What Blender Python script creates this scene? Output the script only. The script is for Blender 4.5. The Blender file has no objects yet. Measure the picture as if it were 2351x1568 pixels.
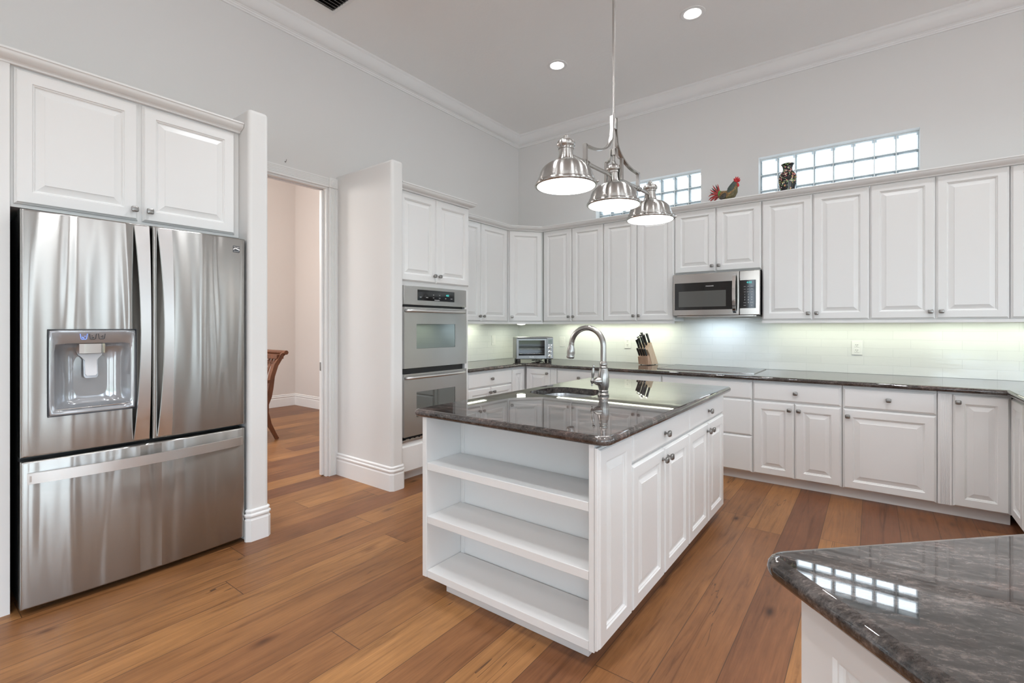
import bpy, bmesh, math, random
from mathutils import Vector, Matrix
random.seed(4)
PI = math.pi
SC = bpy.context.scene
COL = SC.collection

# ------------------------------------------------------------------ camera, world, exposure
cam_d = bpy.data.cameras.new('camera'); cam = bpy.data.objects.new('camera', cam_d); COL.objects.link(cam)
cam.location = (0, 0, 1.2445); cam.rotation_euler = (PI/2, 0, 0.645571)
cam_d.sensor_width = 36; cam_d.lens = 36*1099.93/2351; cam_d.shift_y = -33.84/2351
cam_d.clip_start = 0.02; cam_d.clip_end = 200
SC.camera = cam
SC.view_settings.view_transform = 'Standard'; SC.view_settings.look = 'None'
SC.view_settings.gamma = 1; SC.view_settings.use_curve_mapping = False
SC.view_settings.exposure = 0.63
cy = SC.cycles
cy.use_denoising = True
cy.max_bounces = 8; cy.diffuse_bounces = 7; cy.glossy_bounces = 4; cy.transmission_bounces = 6
cy.transparent_max_bounces = 12; cy.caustics_reflective = False; cy.caustics_refractive = False
cy.sample_clamp_indirect = 5.0; cy.blur_glossy = 0.5

W = bpy.data.worlds.new('sky'); SC.world = W; W.use_nodes = True
wn = W.node_tree; wn.nodes.clear()
w_out = wn.nodes.new('ShaderNodeOutputWorld'); w_bg = wn.nodes.new('ShaderNodeBackground')
w_tc = wn.nodes.new('ShaderNodeTexCoord'); w_sep = wn.nodes.new('ShaderNodeSeparateXYZ')
w_map = wn.nodes.new('ShaderNodeMapRange'); w_map.inputs['From Min'].default_value = -1; w_map.inputs['From Max'].default_value = 1
w_rmp = wn.nodes.new('ShaderNodeValToRGB')
for p, c in ((0.0, (.60, .62, .66, 1)), (0.46, (.56, .60, .63, 1)), (0.485, (.26, .32, .24, 1)), (0.505, (.40, .48, .46, 1)), (0.52, (.74, .87, 1, 1)), (1.0, (.62, .80, 1, 1))):  # stops below the horizon: unseen ground brightened to throw light up at the ceiling
    e = w_rmp.color_ramp.elements.new(p); e.color = c
for i in (0, -1):
    pass
el = w_rmp.color_ramp.elements
el.remove(el[0]) if el[0].position == 0 and el[1].position == 0 else None
wn.links.new(w_tc.outputs['Generated'], w_sep.inputs[0]); wn.links.new(w_sep.outputs['Z'], w_map.inputs['Value'])
wn.links.new(w_map.outputs[0], w_rmp.inputs[0]); wn.links.new(w_rmp.outputs[0], w_bg.inputs[0]); wn.links.new(w_bg.outputs[0], w_out.inputs[0])
w_bg.inputs[1].default_value = 5.5

def light(name, kind, loc, energy, color=(1, 1, 1), rot=(0, 0, 0), **kw):
    d = bpy.data.lights.new(name, kind); d.energy = energy; d.color = color
    o = bpy.data.objects.new(name, d); COL.objects.link(o); o.location = loc; o.rotation_euler = rot
    for k, v in kw.items(): setattr(d, k, v)
    return o
def window_portal(loc, rot, sx, sy):
    o = light('window_daylight', 'AREA', loc, 1, rot=rot, shape='RECTANGLE', size=sx, size_y=sy); o.data.cycles.is_portal = True
# daylight through unseen windows, added and sized to brighten the room and streak steel
RIGHT_WINDOWS = [(-3.4, -.95, .15, 2.7), (-.65, .75, .15, 2.7), (1.05, 1.14, .15, 3.2), (1.50, 2.05, .15, 3.2), (2.50, 2.66, .15, 3.2), (2.98, 3.10, .15, 3.2), (3.50, 4.30, .15, 2.5)]
REAR_WINDOWS = [(-2.6, -1.9, .05, 3.25), (1.0, 4.0, .05, 2.3)]
NOOK_WINDOWS = [(1.75, 2.45, .3, 2.4), (2.85, 3.05, .3, 2.4), (3.40, 4.25, .3, 2.4)]
for u0, u1, z0, z1 in RIGHT_WINDOWS: window_portal((4.58, (u0+u1)/2, (z0+z1)/2), (0, PI/2, 0), z1-z0, u1-u0)
for u0, u1, z0, z1 in NOOK_WINDOWS: window_portal(((u0+u1)/2, 4.94, (z0+z1)/2), (-PI/2, 0, 0), u1-u0, z1-z0)
for u0, u1, z0, z1 in REAR_WINDOWS: window_portal(((u0+u1)/2, -4.18, (z0+z1)/2), (PI/2, 0, 0), u1-u0, z1-z0)
window_portal((-5.6, -0.58, 1.5), (PI/2, 0, 0), 1.6, 1.6)
CEIL_SPOTS = [(-2.32, 3.77), (-1.105, 3.77), (0.11, 3.77), (1.4, 3.77), (-1.9, 1.7), (-1.0, 0.7), (0.25, 2.65), (0.3, 1.2), (1.6, 1.2),
              (-1.7, -0.8), (0.0, -1.2), (2.2, -1.2), (-1.2, -2.8), (1.6, -2.9), (3.2, 2.4)]  # only the first two have fixtures; the others are unseen fill added for brightness
for x, y in CEIL_SPOTS:
    light('downlight_fill_disk', 'AREA', (x, y, 3.640), .9 if y > 3 else 2.2, (.96, .98, 1), shape='DISK', size=.14)
    light('downlight_fill_spot', 'SPOT', (x, y, 3.63), 20 if y > 3 else 54, (.935, .97, 1), spot_size=math.radians(125), spot_blend=1.0, shadow_soft_size=.07)
light('dining_fill_light', 'POINT', (-5.6, 1.2, 2.5), 80, (1, .95, .92), shadow_soft_size=.25)  # fill light added for the dining room; no lamp hangs there
UC = (.95, 1.0, .80)
for x0, x1 in ((-2.95, -1.60), (-0.72, 1.25)):
    light('under_cabinet_glow', 'AREA', ((x0+x1)/2, 4.80, 1.288), (2.0 if x1 < -1 else 1.25)*(x1-x0), UC, shape='RECTANGLE', size=x1-x0, size_y=.05)
light('under_cabinet_glow', 'AREA', (-3.48, 3.72, 1.288), 2.0*.8, UC, shape='RECTANGLE', size=.05, size_y=.8)
light('corner_puck_glow', 'AREA', (-3.30, 4.56, 1.262), 1.0, UC, shape='DISK', size=.10)
light('range_light_glow', 'AREA', (-1.15, 4.76, 1.33), 1.2, (.72, .86, 1), shape='RECTANGLE', size=.4, size_y=.06)

# ------------------------------------------------------------------ helpers: materials
def mat(name, color=(.8, .8, .8), rough=.5, metal=0.0, **kw):
    m = bpy.data.materials.new(name); m.use_nodes = True
    b = m.node_tree.nodes['Principled BSDF']
    b.inputs['Base Color'].default_value = (*color, 1); b.inputs['Roughness'].default_value = rough; b.inputs['Metallic'].default_value = metal
    for k, v in kw.items():
        b.inputs[k.replace('_', ' ')].default_value = v
    return m
class NT:
    def __init__(s, m): s.t = m.node_tree; s.b = s.t.nodes.get('Principled BSDF')
    def n(s, typ, **kw):
        x = s.t.nodes.new('ShaderNode'+typ)
        for k, v in kw.items(): setattr(x, k, v)
        return x
    def l(s, a, b): s.t.links.new(a, b)
    def math(s, op, a, b=None, c=None):
        x = s.n('Math', operation=op)
        for i, v in enumerate((a, b, c)):
            if v is None: continue
            if isinstance(v, (int, float)): x.inputs[i].default_value = v
            else: s.l(v, x.inputs[i])
        return x.outputs[0]
    def comb(s, x, y, z):
        c = s.n('CombineXYZ')
        for i, v in enumerate((x, y, z)):
            if isinstance(v, (int, float)): c.inputs[i].default_value = v
            else: s.l(v, c.inputs[i])
        return c.outputs[0]
    def coords(s, kind='Object'):
        tc = s.n('TexCoord'); sp = s.n('SeparateXYZ'); s.l(tc.outputs[kind], sp.inputs[0])
        return tc.outputs[kind], sp.outputs[0], sp.outputs[1], sp.outputs[2]
    def noise(s, vec, scale, detail=4, rough=.55, dist=0.0):
        x = s.n('TexNoise'); x.inputs['Scale'].default_value = scale; x.inputs['Detail'].default_value = detail
        x.inputs['Roughness'].default_value = rough; x.inputs['Distortion'].default_value = dist
        s.l(vec, x.inputs['Vector']); return x.outputs['Fac']
    def ramp(s, fac, stops):
        r = s.n('ValToRGB'); e = r.color_ramp.elements
        e[0].position = stops[0][0]; e[0].color = (*stops[0][1], 1); e[1].position = stops[-1][0]; e[1].color = (*stops[-1][1], 1)
        for p, c in stops[1:-1]:
            k = e.new(p); k.color = (*c, 1)
        s.l(fac, r.inputs[0]); return r.outputs[0]
    def mix(s, fac, a, b, blend='MIX'):
        x = s.n('Mix', data_type='RGBA', blend_type=blend)
        for i, v in ((0, fac), (6, a), (7, b)):
            if isinstance(v, (int, float)): x.inputs[i].default_value = v
            elif isinstance(v, tuple): x.inputs[i].default_value = (*v, 1)
            else: s.l(v, x.inputs[i])
        return x.outputs[2]
    def bump(s, h, strength, dist=.01, target=None):
        b = s.n('Bump'); b.inputs['Strength'].default_value = strength; b.inputs['Distance'].default_value = dist
        s.l(h, b.inputs['Height']); s.l(b.outputs[0], (target or s.b).inputs['Normal']); return b
    def mapping(s, vec, scale):
        m = s.n('Mapping'); m.inputs['Scale'].default_value = scale; s.l(vec, m.inputs['Vector']); return m.outputs[0]

M = {}
M['cabinet'] = mat('cabinet_paint', (.805, .805, .80), .32)
M['trim'] = mat('trim_paint', (.80, .80, .795), .4)
def wall_mat(name, color):
    m = mat(name, color, .75); t = NT(m); v, *_ = t.coords(); t.bump(t.noise(v, 90, 3), .12, .002); return m
M['wall'] = wall_mat('wall_paint', (.72, .715, .705))
M['dining_wall'] = wall_mat('dining_wall_paint', (.67, .63, .60))
M['ceiling'] = wall_mat('ceiling_paint', (.86, .855, .845))
t = NT(M['ceiling']); v, *_ = t.coords(); t.bump(t.noise(v, 38, 5), .35, .004)

# plank floor
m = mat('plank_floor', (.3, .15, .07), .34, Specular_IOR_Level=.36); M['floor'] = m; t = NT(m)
v, x, y, z = t.coords()
PW, PL = .19, 1.85
fx = t.math('DIVIDE', t.math('ADD', x, .058), PW); row = t.math('FLOOR', fx)
wn1 = t.n('TexWhiteNoise', noise_dimensions='1D'); t.l(row, wn1.inputs['W'])
fy = t.math('ADD', t.math('DIVIDE', y, PL), t.math('MULTIPLY', wn1.outputs['Value'], 7.3)); idx = t.math('FLOOR', fy)
wn2 = t.n('TexWhiteNoise', noise_dimensions='2D'); t.l(t.comb(row, idx, 0), wn2.inputs['Vector'])
cell = t.math('SUBTRACT', wn2.outputs['Value'], t.math('MULTIPLY', t.math('MINIMUM', t.math('MAXIMUM', t.math('ADD', t.math('MULTIPLY', x, .55), .80), 0), 1), .30)); cs = t.n('SeparateXYZ'); t.l(wn2.outputs['Color'], cs.inputs[0])  # random plank tone, made darker and redder rightward: lighting difference put into the colour
gx = t.math('ADD', x, t.math('MULTIPLY', cs.outputs[0], 37)); gy = t.math('ADD', y, t.math('MULTIPLY', cs.outputs[1], 53))
grain = t.noise(t.comb(t.math('MULTIPLY', gx, 26), t.math('MULTIPLY', gy, 1.5), 0), 1.0, 8, .62, 1.4)
fine = t.noise(t.comb(t.math('MULTIPLY', gx, 190), t.math('MULTIPLY', gy, 7), 0), 1.0, 5, .6)
blot = t.noise(t.comb(t.math('MULTIPLY', gx, 5), t.math('MULTIPLY', gy, 2.2), 0), 1.0, 4, .6)
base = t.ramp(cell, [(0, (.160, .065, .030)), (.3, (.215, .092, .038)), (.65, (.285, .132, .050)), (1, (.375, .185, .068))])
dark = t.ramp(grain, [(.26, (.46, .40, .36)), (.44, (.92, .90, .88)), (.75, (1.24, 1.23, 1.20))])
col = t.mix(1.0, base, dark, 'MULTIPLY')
col = t.mix(1.0, col, t.ramp(fine, [(.3, (.86, .84, .82)), (.7, (1.08, 1.08, 1.08))]), 'MULTIPLY')
col = t.mix(1.0, col, t.ramp(blot, [(.3, (.80, .77, .75)), (.65, (1.08, 1.08, 1.08))]), 'MULTIPLY')
vor = t.n('TexVoronoi'); vor.inputs['Scale'].default_value = 1.0
t.l(t.comb(t.math('MULTIPLY', gx, 4.2), t.math('MULTIPLY', gy, 1.7), 0), vor.inputs['Vector'])
knot = t.ramp(vor.outputs['Distance'], [(.02, (.20, .15, .12)), (.075, (.72, .68, .66)), (.13, (1, 1, 1))])
col = t.mix(1.0, col, knot, 'MULTIPLY')
crk = t.noise(t.comb(t.math('MULTIPLY', gx, 9), t.math('MULTIPLY', gy, .28), 0), 1.0, 3, .5, .5)
crm = t.noise(t.comb(t.math('MULTIPLY', gx, 3), t.math('MULTIPLY', gy, .9), 3), 1.0, 1)
crl = t.math('MULTIPLY', t.math('LESS_THAN', t.math('ABSOLUTE', t.math('SUBTRACT', crk, .5)), .0019), t.math('GREATER_THAN', crm, .53))
ex = t.math('FRACT', fx); exd = t.math('MULTIPLY', t.math('MINIMUM', ex, t.math('SUBTRACT', 1, ex)), PW)
ey = t.math('FRACT', fy); eyd = t.math('MULTIPLY', t.math('MINIMUM', ey, t.math('SUBTRACT', 1, ey)), PL)
seam = t.math('MAXIMUM', t.math('LESS_THAN', exd, .0014), t.math('LESS_THAN', eyd, .0017))
lines = t.math('MAXIMUM', seam, crl)
col = t.mix(t.math('MULTIPLY', lines, .78), col, (.045, .022, .013))
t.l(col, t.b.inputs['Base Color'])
t.bump(t.math('SUBTRACT', t.math('MULTIPLY', grain, .25), lines), .22, .0025)
t.l(t.math('ADD', .30, t.math('MULTIPLY', fine, .18)), t.b.inputs['Roughness'])

# dark polished granite
m = mat('polished_granite', (.05, .045, .04), .02, Specular_IOR_Level=.85); M['granite'] = m; t = NT(m)
v, x, y, z = t.coords()
u1 = t.math('ADD', t.math('MULTIPLY', x, .94), t.math('MULTIPLY', y, .34)); u2 = t.math('SUBTRACT', t.math('MULTIPLY', y, .94), t.math('MULTIPLY', x, .34))
uv3 = lambda a, b, c, o=0: t.comb(t.math('MULTIPLY', u1, a), t.math('MULTIPLY', u2, b), t.math('ADD', t.math('MULTIPLY', z, c), o))
flow = t.noise(uv3(3.0, 8.0, 6), 1, 5, .6, .9)
grainy = t.noise(uv3(75, 150, 120), 1, 5, .75, .3)
mid = t.noise(uv3(16, 44, 30), 1, 5, .65, .4)
c1 = t.ramp(flow, [(.30, (.020, .0165, .0150)), (.48, (.040, .034, .0315)), (.62, (.078, .067, .063)), (.78, (.15, .132, .125))])
c1 = t.mix(1.0, c1, t.ramp(mid, [(.30, (.50, .48, .47)), (.50, (1, 1, 1)), (.72, (1.9, 1.85, 1.8))]), 'MULTIPLY')
c1 = t.mix(1.0, c1, t.ramp(grainy, [(.30, (.35, .33, .32)), (.50, (1, 1, 1)), (.70, (2.3, 2.25, 2.2))]), 'MULTIPLY')
pk = t.noise(uv3(3.4, 6.0, 4, 2.0), 1, 3, .55, .8)
c1 = t.mix(t.ramp(pk, [(.52, (0, 0, 0)), (.68, (.60, .60, .60))]), c1, t.mix(1.0, c1, (1.9, 1.45, 1.35), 'MULTIPLY'))
t.l(c1, t.b.inputs['Base Color'])

def steel(name, color=(.60, .59, .575), rough=.22, aniso=.75, wave=0.0, wscale=(5, 5, .55)):
    m = mat(name, color, rough, 1.0); t = NT(m)
    t.b.inputs['Anisotropic'].default_value = aniso; t.b.inputs['Anisotropic Rotation'].default_value = .25
    tg = t.n('Tangent', direction_type='RADIAL', axis='Z'); t.l(tg.outputs[0], t.b.inputs['Tangent'])
    if wave:
        v, *_ = t.coords(); t.bump(t.noise(t.mapping(v, wscale), 1.0, 1, .35, .3), wave, .02)
    return m
M['fridge_steel'] = steel('brushed_steel_door', (.41, .40, .385), .25, 1.0, .55, (9.5, 9.5, .8))
M['steel'] = steel('brushed_steel', (.52, .51, .495), .25, .9)
M['nickel'] = steel('brushed_nickel', (.47, .455, .435), .26, .95)
M['handle_steel'] = steel('handle_steel', (.72, .715, .71), .3, .4)
M['faucet'] = mat('faucet_steel', (.36, .35, .335), .27, 1)
M['sink'] = mat('sink_steel', (.62, .62, .62), .28, 1)
M['knob'] = mat('pewter_knob', (.30, .29, .28), .32, 1)
M['chrome'] = mat('chrome', (.82, .82, .82), .06, 1)
M['black'] = mat('black_plastic', (.012, .012, .013), .35)
M['dark_gap'] = mat('dark_cabinet_case', (.03, .032, .035), .5)
M['black_glass'] = mat('black_glass', (.012, .011, .011), .05)
M['mesh_glass'] = mat('oven_mesh_glass', (.10, .10, .095), .10)
M['oven_glass'] = mat('oven_window_glass', (.27, .29, .285), .03, 1.0)
M['silver_plastic'] = mat('silver_plastic', (.40, .41, .43), .13, .45, Coat_Weight=.5, Coat_Roughness=.05)
M['light_plastic'] = mat('light_plastic', (.72, .73, .76), .25)
M['white_plastic'] = mat('white_plastic', (.84, .84, .80), .35)
M['slot'] = mat('outlet_slot', (.05, .05, .05), .5)
M['grey_print'] = mat('grey_print', (.05, .055, .065), .5)
M['white_print'] = mat('white_print', (.75, .75, .75), .5)
M['lamp_glass'] = mat('frosted_lamp_glass', (1, 1, 1), .4, Emission_Color=(1, .985, .96, 1), Emission_Strength=7.0)
M['can_glass'] = mat('downlight_lens', (1, 1, 1), .4, Emission_Color=(1, .97, .93, 1), Emission_Strength=9.0)
M['puck'] = mat('puck_lens', (1, 1, 1), .4, Emission_Color=(.97, 1, .88, 1), Emission_Strength=2.2)
M['teal_digits'] = mat('teal_digits', (0, .1, .1), .5, Emission_Color=(.08, .75, .70, 1), Emission_Strength=.8)
M['blue_print'] = mat('lit_blue_icon', (.1, .2, .8), .5, Emission_Color=(.25, .38, 1, 1), Emission_Strength=.7)
M['lcd'] = mat('grey_lcd', (.22, .26, .25), .2)
M['cooktop'] = mat('cooktop_glass', (.015, .015, .017), .035)
M['cushion'] = mat('cream_cushion', (.72, .68, .60), .8)
def wood(name, c0, c1, sc=(12, 12, 1.2)):
    m = mat(name, c0, .38); t = NT(m); v, *_ = t.coords()
    t.l(t.ramp(t.noise(t.mapping(v, sc), 3, 6, .6, 1.2), [(.3, c0), (.7, c1)]), t.b.inputs['Base Color']); return m
M['mahogany'] = wood('mahogany', (.085, .026, .011), (.20, .075, .033))
M['beech'] = wood('beech', (.52, .37, .25), (.66, .50, .36))
M['beech_end'] = wood('beech_front', (.40, .24, .16), (.50, .33, .23))

# glossy hand-made wall tile
def tile_mat(name, axis):
    m = mat(name, (.78, .79, .75), .07); t = NT(m); v, x, y, z = t.coords()
    u = x if axis == 'x' else y
    uv = t.comb(u, z, 0)
    br = t.n('TexBrick'); br.offset = .37; br.inputs['Scale'].default_value = 1.0
    br.inputs['Brick Width'].default_value = .30; br.inputs['Row Height'].default_value = .0712
    br.inputs['Mortar Size'].default_value = .0013; br.inputs['Mortar Smooth'].default_value = .3; br.inputs['Bias'].default_value = 0
    br.inputs['Color1'].default_value = (.81, .82, .785, 1); br.inputs['Color2'].default_value = (.785, .80, .765, 1); br.inputs['Mortar'].default_value = (.70, .71, .68, 1)
    mp = t.n('Mapping'); mp.inputs['Location'].default_value = (.06, -.854, 0); t.l(uv, mp.inputs['Vector']); t.l(mp.outputs[0], br.inputs['Vector'])
    t.l(br.outputs['Color'], t.b.inputs['Base Color'])
    h = t.math('SUBTRACT', t.math('MULTIPLY', t.noise(t.mapping(v, (9, 9, 22)), 1, 2, .5), .9), br.outputs['Fac'])
    t.bump(h, .30, .004)
    return m
M['tile_x'] = tile_mat('glossy_white_tile', 'x'); M['tile_y'] = tile_mat('glossy_white_tile_side', 'y')

def glass_mix(name, tint, refl, fuzz):
    m = bpy.data.materials.new(name); m.use_nodes = True; t = m.node_tree; t.nodes.clear()
    o = t.nodes.new('ShaderNodeOutputMaterial'); tr = t.nodes.new('ShaderNodeBsdfTransparent'); gl = t.nodes.new('ShaderNodeBsdfGlossy')
    tl = t.nodes.new('ShaderNodeBsdfTranslucent'); m1 = t.nodes.new('ShaderNodeMixShader'); m2 = t.nodes.new('ShaderNodeMixShader')
    tr.inputs[0].default_value = (*tint, 1); gl.inputs['Roughness'].default_value = .05; tl.inputs[0].default_value = (*tint, 1)
    m1.inputs[0].default_value = fuzz; t.links.new(tr.outputs[0], m1.inputs[1]); t.links.new(tl.outputs[0], m1.inputs[2])
    m2.inputs[0].default_value = refl; t.links.new(m1.outputs[0], m2.inputs[1]); t.links.new(gl.outputs[0], m2.inputs[2]); t.links.new(m2.outputs[0], o.inputs[0])
    return m
M['block_face'] = glass_mix('glass_block_face', (.97, .99, 1), .05, .10)
M['block_edge'] = glass_mix('glass_block_edge', (.45, .48, .49), .08, .25)
M['mortar'] = mat('window_mortar', (.86, .90, .91), .5)
M['pane'] = glass_mix('window_pane', (.97, .98, .98), .05, .0)

# ------------------------------------------------------------------ helpers: geometry
def finish(bm, name, m, parent=None, loc=(0, 0, 0), rot=(0, 0, 0), smooth=32):
    bmesh.ops.recalc_face_normals(bm, faces=bm.faces[:])
    me = bpy.data.meshes.new(name); bm.to_mesh(me); bm.free()
    if m: me.materials.append(m)
    if smooth:
        me.shade_smooth(); me.set_sharp_from_angle(angle=math.radians(smooth))
        for p in me.polygons:
            if max(abs(c) for c in p.normal) > .99995: p.use_smooth = False
    o = bpy.data.objects.new(name, me); COL.objects.link(o)
    if parent: o.parent = parent
    o.location = loc; o.rotation_euler = rot
    return o
def new(): return bmesh.new()
def box(bm, x0, x1, y0, y1, z0, z1, bev=0, seg=2, mtx=None):
    r = bmesh.ops.create_cube(bm, size=1); vs = r['verts']
    for q in vs:
        q.co = Vector(((x0+x1)/2 + q.co.x*(x1-x0), (y0+y1)/2 + q.co.y*(y1-y0), (z0+z1)/2 + q.co.z*(z1-z0)))
    if bev > 0:
        es = list({e for q in vs for e in q.link_edges})
        rr = bmesh.ops.bevel(bm, geom=es, offset=bev, segments=seg, profile=.5, affect='EDGES', clamp_overlap=True)
        vs = list({q for f in rr['faces'] for q in f.verts} | {q for q in vs if q.is_valid})
    if mtx is not None: bmesh.ops.transform(bm, matrix=mtx, verts=vs)
    return vs
def lathe(bm, prof, seg=32, mtx=None, cap=True, lobes=0, amp=0.0, lobe_range=None):
    rings = []
    for r, z in prof:
        ring = []
        for i in range(seg):
            a = 2*PI*i/seg; rr = r
            if lobes and (lobe_range is None or lobe_range[0] <= z <= lobe_range[1]): rr = r*(1 + amp*abs(math.cos(a*lobes/2)) - amp*.5)
            ring.append(bm.verts.new((rr*math.cos(a), rr*math.sin(a), z)))
        rings.append(ring)
    for a, b in zip(rings, rings[1:]):
        for i in range(seg): bm.faces.new((a[i], a[(i+1) % seg], b[(i+1) % seg], b[i]))
    if cap:
        for ring in (rings[0], rings[-1]):
            try: bm.faces.new(ring)
            except ValueError: pass
    vs = [q for ring in rings for q in ring]
    if mtx is not None: bmesh.ops.transform(bm, matrix=mtx, verts=vs)
    return vs
def tube(bm, pts, rad, seg=12, rect=None, up=Vector((0, 0, 1)), mtx=None):
    pts = [Vector(p) for p in pts]; rings = []; n = len(pts); prev = None
    for i, p in enumerate(pts):
        d = (pts[min(i+1, n-1)] - pts[max(i-1, 0)]).normalized()
        if prev is None:
            u = up - d*up.dot(d)
            if u.length < 1e-4: u = Vector((1, 0, 0)) - d*d.x
        else: u = prev - d*prev.dot(d)
        u.normalize(); prev = u; s = d.cross(u)
        if rect:
            w, h = rect[i] if isinstance(rect, list) else rect
            off = [(-w/2, -h/2), (w/2, -h/2), (w/2, h/2), (-w/2, h/2)]
            ring = [bm.verts.new(p + s*a + u*b) for a, b in off]
        else:
            r = rad[i] if isinstance(rad, (list, tuple)) else rad
            ring = [bm.verts.new(p + s*(r*math.cos(2*PI*k/seg)) + u*(r*math.sin(2*PI*k/seg))) for k in range(seg)]
        rings.append(ring)
    k = len(rings[0])
    for a, b in zip(rings, rings[1:]):
        for i in range(k): bm.faces.new((a[i], a[(i+1) % k], b[(i+1) % k], b[i]))
    bm.faces.new(rings[0]); bm.faces.new(rings[-1])
    vs = [q for r in rings for q in r]
    if mtx is not None: bmesh.ops.transform(bm, matrix=mtx, verts=vs)
    return vs
def prism(bm, poly, z0, z1, mtx=None):
    a = [bm.verts.new((x, y, z0)) for x, y in poly]; b = [bm.verts.new((x, y, z1)) for x, y in poly]; n = len(poly)
    for i in range(n): bm.faces.new((a[i], a[(i+1) % n], b[(i+1) % n], b[i]))
    bm.faces.new(a[::-1]); bm.faces.new(b)
    if mtx is not None: bmesh.ops.transform(bm, matrix=mtx, verts=a+b)
    return a+b
def offset_poly(path, o, closed):
    n = len(path); out = []
    for i in range(n):
        p = Vector(path[i]).to_2d(); ns = []
        if closed or i > 0:
            d = (p - Vector(path[i-1]).to_2d()).normalized(); ns.append(Vector((d.y, -d.x)))
        if closed or i < n-1:
            d = (Vector(path[(i+1) % n]).to_2d() - p).normalized(); ns.append(Vector((d.y, -d.x)))
        if len(ns) == 2:
            b = ns[0] + ns[1]; q = p + b*(o/ max(.2, b.dot(ns[0])))
        else: q = p + ns[0]*o
        out.append(q)
    return out
def sweep(bm, prof, path, closed=False):
    """prof: (outward to the right of travel, z)"""
    rings = []
    for o, z in prof:
        rings.append([bm.verts.new((q.x, q.y, z)) for q in offset_poly(path, o, closed)])
    n = len(path)
    for a, b in zip(rings, rings[1:]):
        for i in range(n if closed else n-1): bm.faces.new((a[i], a[(i+1) % n], b[(i+1) % n], b[i]))
    if not closed:
        bm.faces.new([r[0] for r in rings]); bm.faces.new([r[-1] for r in rings])
def arc(cx, cy, r, a0, a1, n=6):
    return [(cx + r*math.cos(math.radians(a0+(a1-a0)*i/n)), cy + r*math.sin(math.radians(a0+(a1-a0)*i/n))) for i in range(n+1)]
def slab(bm, poly, z0, z1, holes=()):
    """worktop with a half-round edge; poly counter-clockwise, holes any order"""
    r = (z1-z0)/2; zm = (z0+z1)/2; n = len(poly); rings = []
    for k in range(9):
        a = -PI/2 + PI*k/8
        rings.append([bm.verts.new((q.x, q.y, zm + r*math.sin(a))) for q in offset_poly(poly, -r*(1-math.cos(a)), True)])
    for a, b in zip(rings, rings[1:]):
        for i in range(n): bm.faces.new((a[i], a[(i+1) % n], b[(i+1) % n], b[i]))
    hl = []
    for h in holes:
        hb = [bm.verts.new((x, y, z0)) for x, y in h]; ht = [bm.verts.new((x, y, z1)) for x, y in h]
        for i in range(len(h)): bm.faces.new((hb[i], hb[(i+1) % len(h)], ht[(i+1) % len(h)], ht[i]))
        hl.append((hb, ht))
    for side, ring in ((0, rings[0]), (1, rings[-1])):
        if not holes: bm.faces.new(ring)
        else:
            es = [bm.edges.get((ring[i], ring[(i+1) % n])) for i in range(n)]
            for hh in hl:
                q = hh[side]; es += [bm.edges.get((q[i], q[(i+1) % len(q)])) for i in range(len(q))]
            bmesh.ops.triangle_fill(bm, use_beauty=True, use_dissolve=False, edges=es)
def thing(name, label, cat, loc=(0, 0, 0), rotz=0, group=None):
    o = bpy.data.objects.new(name, None); COL.objects.link(o); o.empty_display_size = .1
    o.location = loc; o.rotation_euler = (0, 0, rotz); o['label'] = label; o['category'] = cat
    if group: o['group'] = group
    return o
def tag(o, label, cat, group=None):
    o['label'] = label; o['category'] = cat
    if group: o['group'] = group
    return o
def struct(bm, name, m, smooth=32):
    o = finish(bm, name, m, smooth=smooth); o['kind'] = 'structure'; return o
def dup(root, loc, rotz=None, label=None):
    r = root.copy(); COL.objects.link(r); r.location = loc
    if rotz is not None: r.rotation_euler = (0, 0, rotz)
    if label: r['label'] = label
    for ch in list(root.children):
        c = ch.copy(); COL.objects.link(c); c.parent = r
        for g in list(ch.children):
            d = g.copy(); COL.objects.link(d); d.parent = c
    return r
def text(name, s, size, m, parent, loc, rot, extrude=.0004, align='CENTER'):
    cu = bpy.data.curves.new(name, 'FONT'); cu.body = s; cu.size = size; cu.align_x = align; cu.align_y = 'CENTER'; cu.extrude = extrude
    tmp = bpy.data.objects.new(name+'_tmp', cu); COL.objects.link(tmp)
    dg = bpy.context.evaluated_depsgraph_get(); me = bpy.data.meshes.new_from_object(tmp.evaluated_get(dg))
    bpy.data.objects.remove(tmp); bpy.data.curves.remove(cu)
    me.materials.clear(); me.materials.append(m)
    o = bpy.data.objects.new(name, me); COL.objects.link(o); o.parent = parent; o.location = loc; o.rotation_euler = rot
    return o
FRONT = (PI/2, 0, 0)      # lettering that faces local -y

# ------------------------------------------------------------------ room shell
XW, YW, ZC = -3.63, 4.955, 3.65
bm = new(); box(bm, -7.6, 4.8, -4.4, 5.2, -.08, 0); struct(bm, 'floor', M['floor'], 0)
bm = new(); box(bm, -7.6, 4.8, -4.4, 5.2, ZC, ZC+.1); struct(bm, 'ceiling', M['ceiling'], 0)
DY0, DY1, DZ = 1.47, 2.262, 2.403
bm = new()
box(bm, XW-.095, XW, -4.4, DY0, 0, ZC); box(bm, XW-.095, XW, DY1, 5.2, 0, ZC); box(bm, XW-.095, XW, DY0, DY1, DZ, ZC)
struct(bm, 'wall_left', M['wall'], 0)
WIN = [(-2.53, -1.372), (-.852, .297)]; WZ0, WZ1 = 2.36, 2.822
bm = new()
xs = [XW, WIN[0][0], WIN[0][1], WIN[1][0], WIN[1][1], 4.8]
XN = 1.40
box(bm, XW, XN, YW, YW+.2, 0, WZ0); box(bm, XW, XN, YW, YW+.2, WZ1, ZC)
for a, b in ((xs[0], xs[1]), (xs[2], xs[3]), (xs[4], XN)): box(bm, a, b, YW, YW+.2, WZ0, WZ1)
last = XN
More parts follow.
